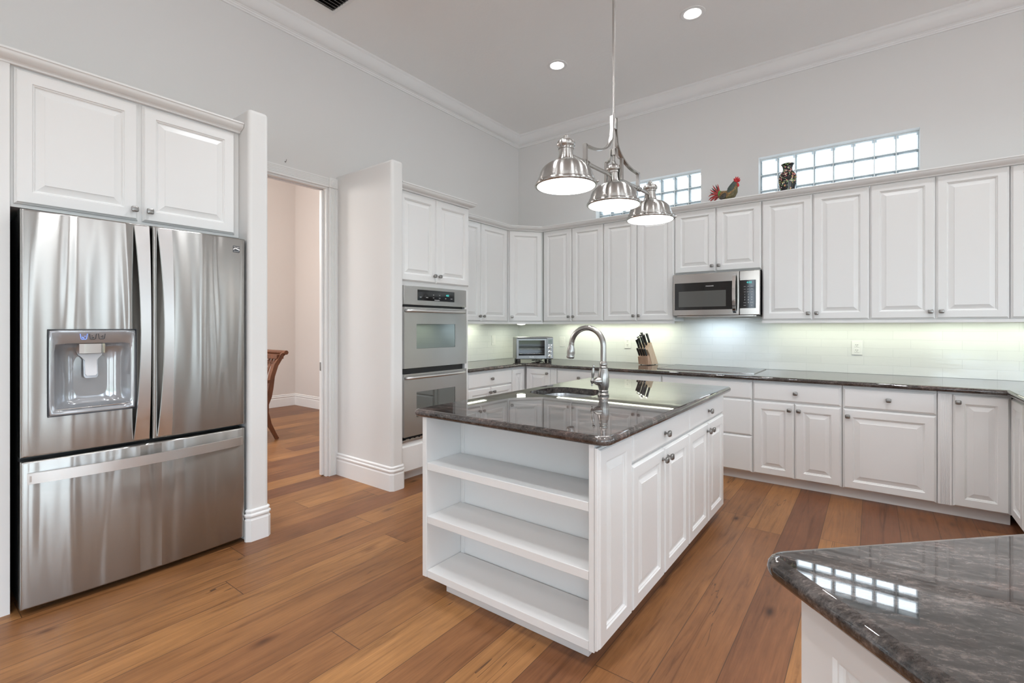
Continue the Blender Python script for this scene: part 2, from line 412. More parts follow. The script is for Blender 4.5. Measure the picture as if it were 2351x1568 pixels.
for u0, u1, z0, z1 in NOOK_WINDOWS:
    box(bm, last, u0, YW, YW+.2, 0, ZC); box(bm, u0, u1, YW, YW+.2, 0, z0); box(bm, u0, u1, YW, YW+.2, z1, ZC); last = u1
box(bm, last, 4.8, YW, YW+.2, 0, ZC)
struct(bm, 'wall_back', M['wall'], 0)
def wall_with_holes(name, axis, c0, c1, u0, u1, holes):
    """holes: (ua, ub, za, zb) sorted along u"""
    bm = new(); segs = []; last = u0
    for ua, ub, za, zb in holes:
        segs.append((last, ua, 0, ZC)); segs.append((ua, ub, 0, za)); segs.append((ua, ub, zb, ZC)); last = ub
    segs.append((last, u1, 0, ZC))
    for a, b, z0, z1 in segs:
        if b-a < 1e-4 or z1-z0 < 1e-4: continue
        if axis == 'x': box(bm, c0, c1, a, b, z0, z1)
        else: box(bm, a, b, c0, c1, z0, z1)
    struct(bm, name, M['dining_wall'] if 'dining' in name else M['wall'], 0)
RW = RIGHT_WINDOWS
wall_with_holes('wall_right', 'x', 4.6, 4.8, -4.4, 5.2, RW)
BW = REAR_WINDOWS
wall_with_holes('wall_rear', 'y', -4.4, -4.2, XW-.095, 4.6, BW)
wall_with_holes('wall_dining_end', 'x', -7.6, -7.37, -.8, 5.2, [])
wall_with_holes('wall_dining_back', 'y', 4.03, 4.2, -7.37, XW-.095, [])
wall_with_holes('wall_dining_front', 'y', -.8, -.6, -7.37, XW-.095, [(-6.4, -4.8, .7, 2.3)])

nw = [3]
def plain_window(axis, c, u0, u1, z0, z1, nx):
    """framed window in a wall behind or beside the camera"""
    bm = new(); f = .06
    def bx(a, b, za, zb):
        if axis == 'x': box(bm, c-.03, c+.03, a, b, za, zb)
        else: box(bm, a, b, c-.03, c+.03, za, zb)
    bx(u0, u1, z0, z0+f); bx(u0, u1, z1-f, z1)
    for i in range(nx+1):
        p = u0 + (u1-u0-f)*i/nx; bx(p, p+f, z0, z1)
    bx(u0, u1, z0+(z1-z0)*.68, z0+(z1-z0)*.68+.03)
    w = struct(bm, 'window_%d' % nw[0], M['trim'], 0); nw[0] += 1
    bm = new()
    if axis == 'x': box(bm, c-.003, c+.003, u0, u1, z0, z1)
    else: box(bm, u0, u1, c-.003, c+.003, z0, z1)
    finish(bm, 'pane', M['pane'], w, smooth=0)
for u0, u1, z0, z1 in RW: plain_window('x', 4.70, u0, u1, z0, z1, 2 if u1-u0 > 1 else 1)
for u0, u1, z0, z1 in NOOK_WINDOWS: plain_window('y', 5.06, u0, u1, z0, z1, 2 if u1-u0 > .5 else 1)
for u0, u1, z0, z1 in BW: plain_window('y', -4.3, u0, u1, z0, z1, 3)
plain_window('y', -.7, -6.4, -4.8, .7, 2.3, 2)

# glass-block windows high in the back wall
for k, ((x0, x1), nb) in enumerate(((WIN[0], 8), (WIN[1], 8))):
    bm = new(); g = .006; bw = (x1-x0)/nb; bh = bw*1.02; nz = 3
    zt = WZ1
    for i in range(nb+1): box(bm, max(x0, x0+i*bw-g/2), min(x1, x0+i*bw+g/2), YW+.085, YW+.165, WZ0, WZ1)
    for j in range(nz+1):
        zz = zt - j*bh
        if zz > WZ0: box(bm, x0, x1, YW+.086, YW+.164, zz-g/2 if j else zz-g, zz+g/2 if j else zz)
    wdw = struct(bm, 'window_%d' % (k+1), M['mortar'], 0)
    fb, eb = new(), new()
    for i in range(nb):
        for j in range(nz):
            a, b = x0+i*bw+g/2, x0+(i+1)*bw-g/2; c, d = max(WZ0+.001, zt-(j+1)*bh+g/2), zt-j*bh-g/2
            if d-c < .02: continue
            e = .013
            for y, s in ((YW+.088, 1), (YW+.162, -1)):
                o = [eb.verts.new(p) for p in ((a, y, c), (b, y, c), (b, y, d), (a, y, d))]
                n = [eb.verts.new(p) for p in ((a+e, y-.006*s, c+e), (b-e, y-.006*s, c+e), (b-e, y-.006*s, d-e), (a+e, y-.006*s, d-e))]
                for q in range(4): eb.faces.new((o[q], o[(q+1) % 4], n[(q+1) % 4], n[q]))
                fb.faces.new([fb.verts.new(q.co) for q in n])
            o = [eb.verts.new(p) for p in ((a, YW+.088, c), (b, YW+.088, c), (b, YW+.088, d), (a, YW+.088, d))]
            n = [eb.verts.new(p) for p in ((a, YW+.162, c), (b, YW+.162, c), (b, YW+.162, d), (a, YW+.162, d))]
            for q in range(4): eb.faces.new((o[q], o[(q+1) % 4], n[(q+1) % 4], n[q]))
    finish(fb, 'block_face', M['block_face'], wdw, smooth=0); finish(eb, 'block_edge', M['block_edge'], wdw, smooth=0)

# crown moulding, baseboards, door casing
CROWN = [(0, ZC-.132), (.012, ZC-.132), (.014, ZC-.121), (.019, ZC-.119), (.021, ZC-.108), (.027, ZC-.106)] + \
        [(.030+.062*math.sin(a)**1.1, ZC-.022-.080*math.cos(a)) for a in [PI/2*i/7 for i in range(8)]] + [(.098, ZC-.018), (.104, ZC-.012), (.106, ZC), (0, ZC)]
bm = new(); sweep(bm, CROWN, [(XW, -4.2), (XW, YW), (4.6, YW)]); struct(bm, 'trim_1', M['trim'])
BASE = [(0, 0), (.014, 0), (.014, .122), (.010, .128), (.009, .134), (.013, .138), (.016, .145), (.016, .152), (.012, .158), (.008, .160), (.008, .164), (.011, .168), (.011, .176), (.004, .183), (0, .184)]
bm = new(); sweep(bm, BASE, [(-2.905, 1.296), (-2.896, 1.297), (-2.883, 1.310), (-2.883, 1.398), (-2.897, 1.412), (-3.615, 1.412)]); struct(bm, 'baseboard_fridge_wall', M['trim'])
bm = new(); sweep(bm, BASE, [(-3.605, 2.345), (-2.917, 2.345), (-2.902, 2.360), (-2.902, 2.442), (-2.915, 2.457), (-2.945, 2.457)]); struct(bm, 'baseboard_oven_wall', M['trim'])
bm = new(); sweep(bm, BASE, [(-7.37, -.6), (-7.37, 4.03), (XW-.095, 4.03)]); struct(bm, 'baseboard_dining', M['trim'])
# short partition walls with bull-nosed ends
def partition(name, y0, y1, xe, zt):
    bm = new(); r = .022
    poly = [(XW, y0)] + arc(xe-r, y0+r, r, -90, 0) + arc(xe-r, y1-r, r, 0, 90) + [(XW, y1)]
    n = len(poly); rings = []
    for ins, z in [(0, 0), (0, zt-r)] + [(r*(1-math.cos(a)), zt-r+r*math.sin(a)) for a in (PI/8, PI/4, 3*PI/8, PI/2)]:
        q = offset_poly(poly, -ins, True) if ins else [Vector(p) for p in poly]
        rings.append([bm.verts.new((max(p.x, XW), p.y, z)) for p in q])
    for a, b in zip(rings, rings[1:]):
        for i in range(n): bm.faces.new((a[i], a[(i+1) % n], b[(i+1) % n], b[i]))
    bm.faces.new(rings[-1]); bm.faces.new(rings[0])
    struct(bm, name, M['wall'], 40)
partition('wall_fridge_end', 1.296, 1.412, -2.883, 2.512)
partition('wall_oven_end', 2.345, 2.457, -2.902, 2.518)
def fluted(w, th, n):
    p = [(0, 0), (0, th)]; m_ = .010; fw = (w-2*m_)/n
    for i in range(n):
        a = m_+i*fw
        p += [(a+.002, th), (a+fw*.3, th-.004), (a+fw*.7, th-.004), (a+fw-.002, th)]
    return p + [(w, th), (w, 0)]
bm = new()
prism(bm, fluted(.077, .020, 5), 0, 2.403, Matrix(((0, 1, 0, XW), (1, 0, 0, 2.268), (0, 0, 1, 0), (0, 0, 0, 1))))
prism(bm, fluted(.077, .020, 5), 1.413, 2.266, Matrix(((0, 1, 0, XW), (0, 0, 1, 0), (1, 0, 0, 2.405), (0, 0, 0, 1))))
box(bm, XW, XW+.026, 2.266, 2.345, 2.404, 2.486, .002)
lathe(bm, [(.034, 0), (.034, .003), (.030, .004), (.027, .001), (.022, .001), (.020, .004), (.016, .004), (.013, .001), (.008, .002), (.006, .006), (.001, .007)], 28,
      Matrix.Translation((XW+.026, 2.3055, 2.445)) @ Matrix.Rotation(PI/2, 4, 'Y'))
# jamb lining
box(bm, XW-.035, XW, DY1-.012, DY1, 0, DZ-.012); box(bm, XW-.095, XW-.072, DY1-.012, DY1, 0, DZ-.012)
box(bm, XW-.035, XW, 1.47, DY1, DZ-.012, DZ); box(bm, XW-.095, XW-.072, 1.47, DY1, DZ-.012, DZ)
box(bm, XW-.095, XW, 1.47, 1.482, 0, DZ-.012)
struct(bm, 'trim_2', M['trim'], 20)
bm = new(); box(bm, XW-.070, XW-.037, DY1-.030, DY1-.001, .008, DZ-.02, .002)
dr = struct(bm, 'door_1', M['trim'], 20)
bm = new(); box(bm, XW-.062, XW-.045, DY1-.0325, DY1-.029, .878, .948, .001); finish(bm, 'latch_plate', M['knob'], dr)

# ------------------------------------------------------------------ tiled backsplash (thin tiled skins on the two walls)
bm = new(); box(bm, XW+.010, 1.32, YW-.010, YW-.0005, .8545, 1.40); tag(finish(bm, 'backsplash', M['tile_x'], smooth=0), 'glossy white subway tile backsplash running behind the cooktop', 'backsplash')
bm = new(); box(bm, XW+.0005, XW+.010, 3.29, YW-.0005, .8545, 1.40); tag(finish(bm, 'backsplash', M['tile_y'], smooth=0), 'glossy white tile backsplash on the left wall beside the ovens', 'backsplash')

# ------------------------------------------------------------------ cabinet parts
def door_bm(w, h, fr=.056):
    bm = new()
    fr = min(fr, w*.24)
    loops = [(0, .020), (0, .011), (.004, .0075), (.0055, .0075), (.0065, .0035), (.0105, 0), (fr, 0), (fr+.004, .005), (fr+.007, .005), (fr+.009, .0105), (fr+.012, .0125),
             (fr+.041, .0038), (fr+.0415, .0015)]
    rings = []
    for i, y in loops: rings.append([bm.verts.new(p) for p in ((i, y, i), (w-i, y, i), (w-i, y, h-i), (i, y, h-i))])
    for a, b in zip(rings, rings[1:]):
        for k in range(4): bm.faces.new((a[k], a[(k+1) % 4], b[(k+1) % 4], b[k]))
    bm.faces.new(rings[-1]); bm.faces.new(rings[0])
    return bm
def drawer_bm(w, h):
    bm = new(); rings = []
    for i, y in [(0, .020), (0, .011), (.005, .0075), (.006, .0075), (.008, .003), (.012, 0)]:
        rings.append([bm.verts.new(p) for p in ((i, y, i), (w-i, y, i), (w-i, y, h-i), (i, y, h-i))])
    for a, b in zip(rings, rings[1:]):
        for k in range(4): bm.faces.new((a[k], a[(k+1) % 4], b[(k+1) % 4], b[k]))
    bm.faces.new(rings[-1]); bm.faces.new(rings[0])
    return bm
def knob_mesh():
    bm = new(); R = Matrix.Rotation(PI/2, 4, 'X')
    lathe(bm, [(.0085, 0), (.0085, .002), (.0055, .005), (.0050, .012), (.0075, .017)], 14, R)
    rings = []
    for s, d in ((.45, .0155), (.88, .0175), (1.0, .0215), (1.0, .025), (.90, .0285), (.62, .0305), (.25, .0312)):
        ring = []
        for k in range(24):
            a = 2*PI*k/24; c, q = math.cos(a), math.sin(a); r = (abs(c)**4.5 + abs(q)**4.5)**(-1/4.5)*.0155*s
            ring.append(bm.verts.new((r*c, -d, r*q*.92)))
        rings.append(ring)
    for a, b in zip(rings, rings[1:]):
        for k in range(24): bm.faces.new((a[k], a[(k+1) % 24], b[(k+1) % 24], b[k]))
    bm.faces.new(rings[0]); bm.faces.new(rings[-1])
    bmesh.ops.recalc_face_normals(bm, faces=bm.faces[:])
    me = bpy.data.meshes.new('knob'); bm.to_mesh(me); bm.free(); me.materials.append(M['knob']); me.shade_smooth(); me.set_sharp_from_angle(angle=.7)
    return me
KNOB = knob_mesh()
def add_knob(parent, x, z):
    o = bpy.data.objects.new('knob', KNOB); COL.objects.link(o); o.parent = parent; o.location = (x, 0, z); return o
def cabinet(name, label, group, loc, rotz, Wd, D, z0, z1, fronts, toe=0, rec=.062, body_x=None, cat='cabinet'):
    """local x along the front, local y into the wall, front faces at y = 0"""
    t_ = thing(name, label, cat, loc, rotz, group)
    bx0, bx1 = body_x or (0, Wd)
    bm = new(); box(bm, bx0, bx1, .021, D, z0, z1, .001, 1)
    finish(bm, 'case', M['cabinet'], t_, smooth=0)
    if toe:
        bm = new(); box(bm, bx0-.0013, bx1+.0013, rec, D-.01, 0, z0-.0005); finish(bm, 'toe_kick', M['cabinet'], t_, smooth=0)
    for f in fronts:
        kind, x0, x1, za, zb = f[:5]
        if kind == 'door': o = finish(door_bm(x1-x0, zb-za), 'door', M['cabinet'], t_, (x0, 0, za), smooth=18)
        elif kind == 'panel': o = finish(door_bm(x1-x0, zb-za), 'end_panel', M['cabinet'], t_, (x0, 0, za), smooth=18)
        elif kind == 'front': o = finish(drawer_bm(x1-x0, zb-za), 'false_front', M['cabinet'], t_, (x0, 0, za), smooth=18)
        elif kind == 'flute':
            bm = new(); prism(bm, fluted(x1-x0, .012, 5), za, zb, Matrix(((1, 0, 0, x0), (0, -1, 0, .0205), (0, 0, 1, 0), (0, 0, 0, 1))))
            o = finish(bm, 'fluted_filler', M['cabinet'], t_, smooth=20)
        else: o = finish(drawer_bm(x1-x0, zb-za), 'drawer', M['cabinet'], t_, (x0, 0, za), smooth=18)
        for k in f[5:]: add_knob(o, k[0]-x0, k[1]-za)
    return t_

# ---- upper cabinets, back wall (fronts at y = 4.645)
YU, ZB, ZT = 4.645, 1.298, 2.346
GW = 'white wall cabinets'
def upper(label, x0, x1, split, z0=ZB, knobs=True, name='wall_cabinet', zb=None):
    zd0 = (zb or 1.304); h = .052
    fr = []
    L = x0; 
    fr.append(('door', .003, split-L-.003, zd0-z0, 2.341-z0, (split-L-.030, zd0-z0+h)))
    fr.append(('door', split-L+.003, x1-L-.003, zd0-z0, 2.341-z0, (split-L+.030, zd0-z0+h)))
    return cabinet(name, label, GW, (x0, YU, z0), 0, x1-x0, YW-YU-.011, 0, ZT-z0, fr)
upper('white two-door wall cabinet directly right of the diagonal corner cabinet', -3.050, -2.290, -2.674)
upper('white two-door wall cabinet just left of the microwave, behind the hanging lamps', -2.288, -1.536, -1.917)
upper('short white two-door cabinet above the microwave', -1.534, -.776, -1.155, z0=1.746, zb=1.754)
upper('white two-door wall cabinet directly right of the microwave', -.774, -.020, -.398)
upper('white two-door wall cabinet over the rightmost visible wall outlet, under the long glass-block window end', -.0195, .747, .366)
upper('white wall cabinet at the far right, cut off by the photo edge', .749, 1.31, 1.03)
# left wall upper (fronts at x = -3.31), diagonal corner cabinet
XU = -3.31
t_ = cabinet('wall_cabinet', 'white two-door wall cabinet between the oven tower and the diagonal corner cabinet', GW, (XU, 3.300, ZB), PI/2, 4.320-3.300, XU-XW-.011, 0, ZT-ZB,
             [('door', .163, .549, .006, 1.043, (.520, .058)), ('door', .556, 1.012, .006, 1.043, (.585, .058))])
ca, cb = Vector((XU, 4.325)), Vector((-3.050, YU)); dv = (cb-ca); wd = dv.length; ang = math.atan2(dv.y, dv.x)
tc_ = thing('wall_cabinet', 'white diagonal corner wall cabinet with one narrow door', 'cabinet', (ca.x, ca.y, ZB), ang, GW)
inv = (Matrix.Translation((ca.x, ca.y, 0)) @ Matrix.Rotation(ang, 4, 'Z')).inverted()
bm = new(); pl = [inv @ Vector((x, y, 0)) for x, y in ((XU-.0, 4.325), (-3.052, YU), (-3.052, YW-.012), (XW+.012, YW-.012), (XW+.012, 4.325))]
pl[0].y += .022; pl[1].y += .022
prism(bm, [(p.x, p.y) for p in pl], 0, ZT-ZB); finish(bm, 'case', M['cabinet'], tc_, smooth=0)
dd = finish(door_bm(wd-.020, 1.037), 'door', M['cabinet'], tc_, (.010, 0, .006), smooth=18); add_knob(dd, .030, .052)
# cornice and light rail over the whole L of wall cabinets
CORN = [(-.015, ZT-.004), (.004, ZT-.004), (.006, ZT+.004), (.010, ZT+.006)] + [(.012+.036*math.sin(a), ZT+.034-.026*math.cos(a)) for a in [PI/2*i/5 for i in range(6)]] + [(.050, ZT+.036), (.054, ZT+.038), (.054, ZT+.046), (-.015, ZT+.046)]
UP = [(XU, 3.300), (XU, 4.325), (-3.050, YU), (1.31, YU)]
bm = new(); sweep(bm, CORN, UP); tag(finish(bm, 'cabinet_cornice', M['trim']), 'white cornice moulding running along the top of the corner wall cabinets', 'moulding')
bm = new(); sweep(bm, [(-.024, ZB-.022), (-.002, ZB-.022), (-.002, ZB-.0005), (-.024, ZB-.0005)], [(XU, 3.300), (XU, 4.325), (-3.050, YU), (-1.538, YU)]); tag(finish(bm, 'light_rail', M['trim'], smooth=0), 'white light rail strip under the wall cabinets left of the microwave', 'moulding')
bm = new(); sweep(bm, [(-.024, ZB-.022), (-.002, ZB-.022), (-.002, ZB-.0005), (-.024, ZB-.0005)], [(-.773, YU), (1.31, YU)]); tag(finish(bm, 'light_rail', M['trim'], smooth=0), 'white light rail strip under the wall cabinets right of the microwave', 'moulding')
bm = new(); lathe(bm, [(.050, .030), (.052, .012), (.048, .006)], 24); lathe(bm, [(.046, .006), (.040, .001), (.020, -.002), (.001, -.003)], 24)
tag(finish(bm, 'puck_light', M['puck'], loc=(-3.30, 4.56, ZB-.0305)), 'small round white puck light under the diagonal corner cabinet', 'light')

# ---- base cabinets, back wall (fronts at y = 4.218)
YB, ZK, ZS = 4.218, .073, .817
GB = 'white base cabinets'
def base(label, x0, x1, fr, y=YB, rot=0, toe=True):
    return cabinet('base_cabinet', label, GB, (x0, y, 0), rot, x1-x0, .70, ZK, ZS, fr, toe=ZK)
D0, D1, E0, E1 = .660, .803, .077, .652          # drawer bottom/top, door bottom/top
cb_ = cabinet('base_cabinet', 'white corner base cabinet with a folding two-leaf door below the toaster oven', GB, (-2.998, YB, 0), 0, .392, .70, ZK, ZS,
        [('door', .010, .312, E0, .803, (.286, .757)), ('flute', .318, .390, E0, .806)], toe=ZK)
o = finish(door_bm(.212, .726), 'door', M['cabinet'], cb_, (-.002, -.222, E0), (0, 0, PI/2), smooth=18)
bm = new(); box(bm, -.62, -.0235, -.224, .68, ZK, ZS); finish(bm, 'case', M['cabinet'], cb_, smooth=0)
bm = new(); box(bm, -.62, -.065, -.224, .68, 0, ZK-.0005); finish(bm, 'toe_kick', M['cabinet'], cb_, smooth=0)
base('white one-drawer base cabinet under the counter between toaster oven and faucet', -2.604, -2.072, [('drawer', .004, .528, D0, D1, (.268, .735)), ('door', .004, .528, E0, E1, (.50, .60))])
base('white drawer base cabinet behind the faucet, below the knife block', -2.070, -1.512, [('drawer', .004, .552, D0, D1, (.278, .735)), ('door', .004, .552, E0, E1, (.03, .60))])
base('white drawer bank under the cooktop with no knobs', -1.509, -.771, [('front', .003, .733, .663, .803), ('drawer', .003, .733, .371, .657), ('drawer', .003, .733, E0, .365)])
base('white base cabinet with one drawer over a pair of narrow doors', -.769, -.180, [('drawer', .004, .582, .664, D1, (.298, .735)), ('door', .004, .287, E0, .653, (.258, .604)), ('door', .292, .582, E0, .653, (.320, .604))])
base('white base cabinet with one drawer over a single wide door', -.177, .340, [('drawer', .005, .512, .660, D1, (.263, .735)), ('door', .005, .512, E0, .652, (.032, .600))])
cr = cabinet('base_cabinet', 'white right-hand corner base cabinet with fluted filler and folding door', GB, (.342, YB, 0), 0, .345, .70, ZK, ZS,
        [('flute', .002, .070, E0, .806), ('door', .075, .338, E0, .803, (.098, .757))], toe=ZK)
finish(door_bm(.290, .726), 'door', M['cabinet'], cr, (.338, -.006, E0), (0, 0, -PI/2), smooth=18)
bm = new(); box(bm, .359, .95, -.302, .68, ZK, ZS); finish(bm, 'case', M['cabinet'], cr, smooth=0)
bm = new(); box(bm, .41, .95, -.302, .68, 0, ZK-.0005); finish(bm, 'toe_kick', M['cabinet'], cr, smooth=0)
# right run, faces -x (mostly outside the picture)
XR = .680
cabinet('base_cabinet', 'white base cabinet on the right-hand run beside the corner cabinet', GB, (XR, 3.913, 0), -PI/2, 1.05, .61, ZK, ZS, [('drawer', .004, 1.046, D0, D1, (.525, .735)), ('door', .004, .523, E0, E1, (.49, .60)), ('door', .528, 1.046, E0, E1, (.56, .60))], toe=ZK)
cabinet('base_cabinet', 'white base cabinet at the near end of the right-hand run', GB, (XR, 2.860, 0), -PI/2, 1.05, .61, ZK, ZS, [('drawer', .004, 1.046, D0, D1, (.525, .735)), ('door', .004, .523, E0, E1, (.49, .60)), ('door', .528, 1.046, E0, E1, (.56, .60))], toe=ZK)
# left wall base cabinet (fronts at x = -3.13)
XL = -3.000
cabinet('base_cabinet', 'white base cabinet beside the ovens with a drawer over two small doors', GB, (XL, 3.300, 0), PI/2, .691, .62, ZK, ZS,
        [('drawer', .007, .686, D0, D1, (.345, .735)), ('door', .007, .343, E0, E1, (.315, .604)), ('door', .349, .686, E0, E1, (.377, .604))], toe=ZK)

# ------------------------------------------------------------------ worktops
ZW0, ZW1 = .818, .854
poly = [(XW+.012, 3.295), (-2.975, 3.295), (-2.975, 4.190), (.655, 4.190), (.655, 1.80), (1.31, 1.80), (1.31, YW-.012), (XW+.012, YW-.012)]
bm = new(); slab(bm, poly, ZW0, ZW1); tag(finish(bm, 'worktop', M['granite'], smooth=40), 'dark granite worktop running along the walls under the backsplash', 'worktop')
bm = new(); box(bm, -1.595, -.785, 4.37, 4.90, ZW1+.0005, ZW1+.006, .002); ck = finish(bm, 'cooktop', M['cooktop']); tag(ck, 'black glass cooktop set in the worktop below the microwave', 'cooktop')
bm = new()
for q in ((-1.598, -.782, 4.364, 4.370), (-1.598, -.782, 4.900, 4.906), (-1.600, -1.595, 4.364, 4.906), (-.785, -.780, 4.364, 4.906)): box(bm, q[0], q[1], q[2], q[3], ZW1+.0005, ZW1+.0075)
finish(bm, 'steel_edge', M['steel'], ck)

# ------------------------------------------------------------------ island
IX0, IX1, IY0, IY1, IZ0, IZ1 = -1.707, -.782, 1.560, 3.350, .075, .817
isl = thing('kitchen_island', 'white kitchen island with open shelves on its end and doors along its side', 'island', ((IX0+IX1)/2, (IY0+IY1)/2, 0))
ox, oy = -(IX0+IX1)/2, -(IY0+IY1)/2
def ib(name, *bxs, m=M['cabinet'], bev=.0012):
    bm = new()
    for b in bxs: box(bm, b[0]+ox, b[1]+ox, b[2]+oy, b[3]+oy, b[4], b[5], bev, 1)
    return finish(bm, name, m, isl, smooth=0)
SBK = 1.805
ib('case', (IX0, -1.690, SBK+.006, IY1, IZ0, IZ1), (-.818, IX1-.021, SBK+.006, IY1, IZ0, IZ1), (-1.690, -.818, IY1-.02, IY1, IZ0, IZ1), (-1.690, -.818, SBK+.006, IY1, IZ0, .56), bev=0)
ib('side_panel', (IX0, -1.680, IY0, SBK+.0055, IZ0-.010, IZ1))
ib('side_panel', (-.827, IX1-.023, IY0+.002, SBK+.0055, IZ0-.012, IZ1))
ib('back_panel', (-1.679, -.828, SBK-.006, SBK+.0055, IZ0, IZ1), (-1.679, -1.656, SBK-.012, SBK-.0062, IZ0+.02, IZ1))
for z0_, z1_ in ((.570, .604), (.319, .353), (.064, .098)): ib('shelf', (-1.6785, -.8285, IY0+.003, SBK-.013, z0_, z1_))
ib('toe_kick', (-1.603, -.856, 1.615, IY1-.06, 0, .0635))
def ifront(kind, y0, y1, z0, z1, kn=None, nm=None):
    b = door_bm(y1-y0, z1-z0) if kind == 'door' else drawer_bm(y1-y0, z1-z0)
    o = finish(b, nm or kind, M['cabinet'], isl, (IX1+ox, y0+oy, z0), (0, 0, PI/2), smooth=18)
    if kn: add_knob(o, kn[0]-y0, kn[1]-z0)
ifront('door', IY0, 1.856, IZ0, .806, None, 'end_panel')
for y0, ym, y1 in ((1.860, 2.237, 2.609), (2.613, 2.988, 3.350)):
    ifront('drawer', y0, y1, .684, .806, ((y0+y1)/2, .744))
    ifront('door', y0, ym-.002, IZ0, .675, (ym-.034, .628)); ifront('door', ym+.002, y1, IZ0, .675, (ym+.034, .628))
SX0, SX1, SY0, SY1 = -1.754, -.738, 1.540, 3.371
r = .048
poly = arc(SX0+.028, SY0+.028, .028, 180, 270) + arc(SX1-r, SY0+r, r, 270, 360) + arc(SX1-.028, SY1-.028, .028, 0, 90) + arc(SX0+.028, SY1-.028, .028, 90, 180)
sx, sy, hx, hy, rr = -1.462, 2.500, .196, .188, .105
hole = arc(sx+hx-rr, sy+hy-rr, rr, 0, 90, 8) + arc(sx-hx+rr, sy+hy-rr, rr, 90, 180, 8) + arc(sx-hx+rr, sy-hy+rr, rr, 180, 270, 8) + arc(sx+hx-rr, sy-hy+rr, rr, 270, 360, 8)
bm = new(); slab(bm, poly, .818, .854, [hole]); tag(finish(bm, 'worktop', M['granite'], smooth=40), 'dark granite island worktop with the prep sink cut into it', 'worktop')
# undermount sink
bm = new(); rings = []
for ins, z in ((-.010, .8175), (-.010, .8165), (.002, .816), (.006, .78), (.012, .67), (.030, .648), (.09, .642), (.150, .638)):
    rings.append([bm.verts.new((sx + (x-sx)*(1-ins/.18), sy + (y-sy)*(1-ins/.18), z)) for x, y in hole])
n = len(hole)
for a, b in zip(rings, rings[1:]):
    for i in range(n): bm.faces.new((a[i], a[(i+1) % n], b[(i+1) % n], b[i]))
bm.faces.new(rings[-1])
sk = finish(bm, 'sink', M['sink'], smooth=60); tag(sk, 'small undermount steel prep sink in the island worktop', 'sink')
bm = new(); lathe(bm, [(.042, .640), (.042, .643), (.034, .644), (.030, .640), (.006, .639)], 24, Matrix.Translation((sx, sy, 0))); finish(bm, 'drain', M['chrome'], sk)
# faucet
fc = thing('faucet', 'brushed steel gooseneck faucet standing on the island worktop', 'faucet', (-1.221, 2.483, .8545)); fc.scale = (1.057, 1.057, 1.057)
bm = new()
lathe(bm, [(.030, 0), (.031, .006), (.028, .012), (.0255, .016), (.0262, .020), (.0268, .026), (.024, .030), (.0245, .034), (.029, .050), (.0315, .078), (.030, .105), (.0265, .128), (.0225, .142),
           (.022, .146), (.0235, .152), (.019, .158), (.0205, .166), (.0205, .174), (.017, .180), (.0150, .186)], 32); finish(bm, 'base', M['faucet'], fc)
bm = new(); R_ = .098; zc = .265
pts = [(0, 0, .184), (0, 0, zc)] + [(-R_+R_*math.cos(a), 0, zc+R_*math.sin(a)) for a in [PI*i/16*.95 for i in range(1, 17)]]
tube(bm, pts, [.0155]*2+[.0152-.0004*i/16 for i in range(16)], 18, up=Vector((0, 1, 0))); finish(bm, 'spout', M['faucet'], fc)
p_end = Vector(pts[-1]); d_end = Vector((-.10, 0, -1)).normalized()
rot = d_end.to_track_quat('Z', 'Y').to_matrix().to_4x4()
bm = new(); lathe(bm, [(.0150, 0), (.0155, .004), (.0150, .006), (.0165, .022), (.0215, .040), (.0225, .058), (.0205, .072), (.0215, .076), (.0222, .082), (.020, .088), (.015, .090)], 24, Matrix.Translation(p_end) @ rot)
finish(bm, 'spray_head', M['faucet'], fc)
bm = new()
lathe(bm, [(.024, 0), (.024, .014), (.019, .030), (.010, .042), (.006, .046)], 20, Matrix.Translation((-.010, -.014, .078)) @ Vector((-.55, -.83, 0)).to_track_quat('Z', 'Y').to_matrix().to_4x4())
hp = Vector((-.010, -.014, .078)) + Vector((-.55, -.83, 0)).normalized()*.050
lathe(bm, [(.001, -.026), (.005, -.022), (.004, -.014), (.009, -.004), (.010, .004), (.006, .012), (.006, .022), (.009, .040), (.0085, .056), (.005, .070), (.0045, .074), (.0075, .080), (.0065, .087), (.001, .090)], 16,
      Matrix.Translation(hp) @ Matrix.Rotation(.10, 4, 'Y'))
finish(bm, 'lever_handle', M['faucet'], fc)

# ------------------------------------------------------------------ peninsula in the near right corner
pa = Vector((-.165, .930)); du = Vector((1, 1)).normalized(); dv_ = Vector((1, -1)).normalized()
def pp(u, v): q = pa + du*u + dv_*v; return (q.x, q.y)
r = .045
c0 = pa + du*r + dv_*r
poly = [pp(0, .78)] + [ (p[0], p[1]) for p in [pp(.78, .78), (1.31, 1.33), (1.31, 1.797), (.70, 1.797)] ] 
poly = [pp(0, .78), pp(.62, .78), (1.31, 1.22), (1.31, 1.797), (.72, 1.797), pp(1.20, 0)] + [(c0.x + r*math.cos(math.radians(a)), c0.y + r*math.sin(math.radians(a))) for a in [135+90*i/8 for i in range(9)]]
bm = new(); slab(bm, poly, .816, .854); tag(finish(bm, 'worktop', M['granite'], smooth=40), 'dark granite peninsula worktop in the near right corner with a rounded end', 'worktop')
pc = thing('peninsula_cabinet', 'white panelled peninsula base under the near right worktop', 'cabinet', (pp(.05, .4)[0], pp(.05, .4)[1], 0), -PI/4, GB)
# local x runs along the near edge (v), local y into the body (u)
bm = new(); box(bm, -.365, .33, .021, .60, .0, .8155); finish(bm, 'case', M['cabinet'], pc, smooth=0)
finish(door_bm(.66, .70, .075), 'end_panel', M['cabinet'], pc, (-.362, 0, .112), smooth=18)
bm = new(); sweep(bm, [(0, 0), (.014, 0), (.014, .085), (.006, .098), (0, .100)], [(.33, .0205), (-.366, .0205), (-.366, .60)][::-1][::-1]); finish(bm, 'base_moulding', M['trim'], pc)

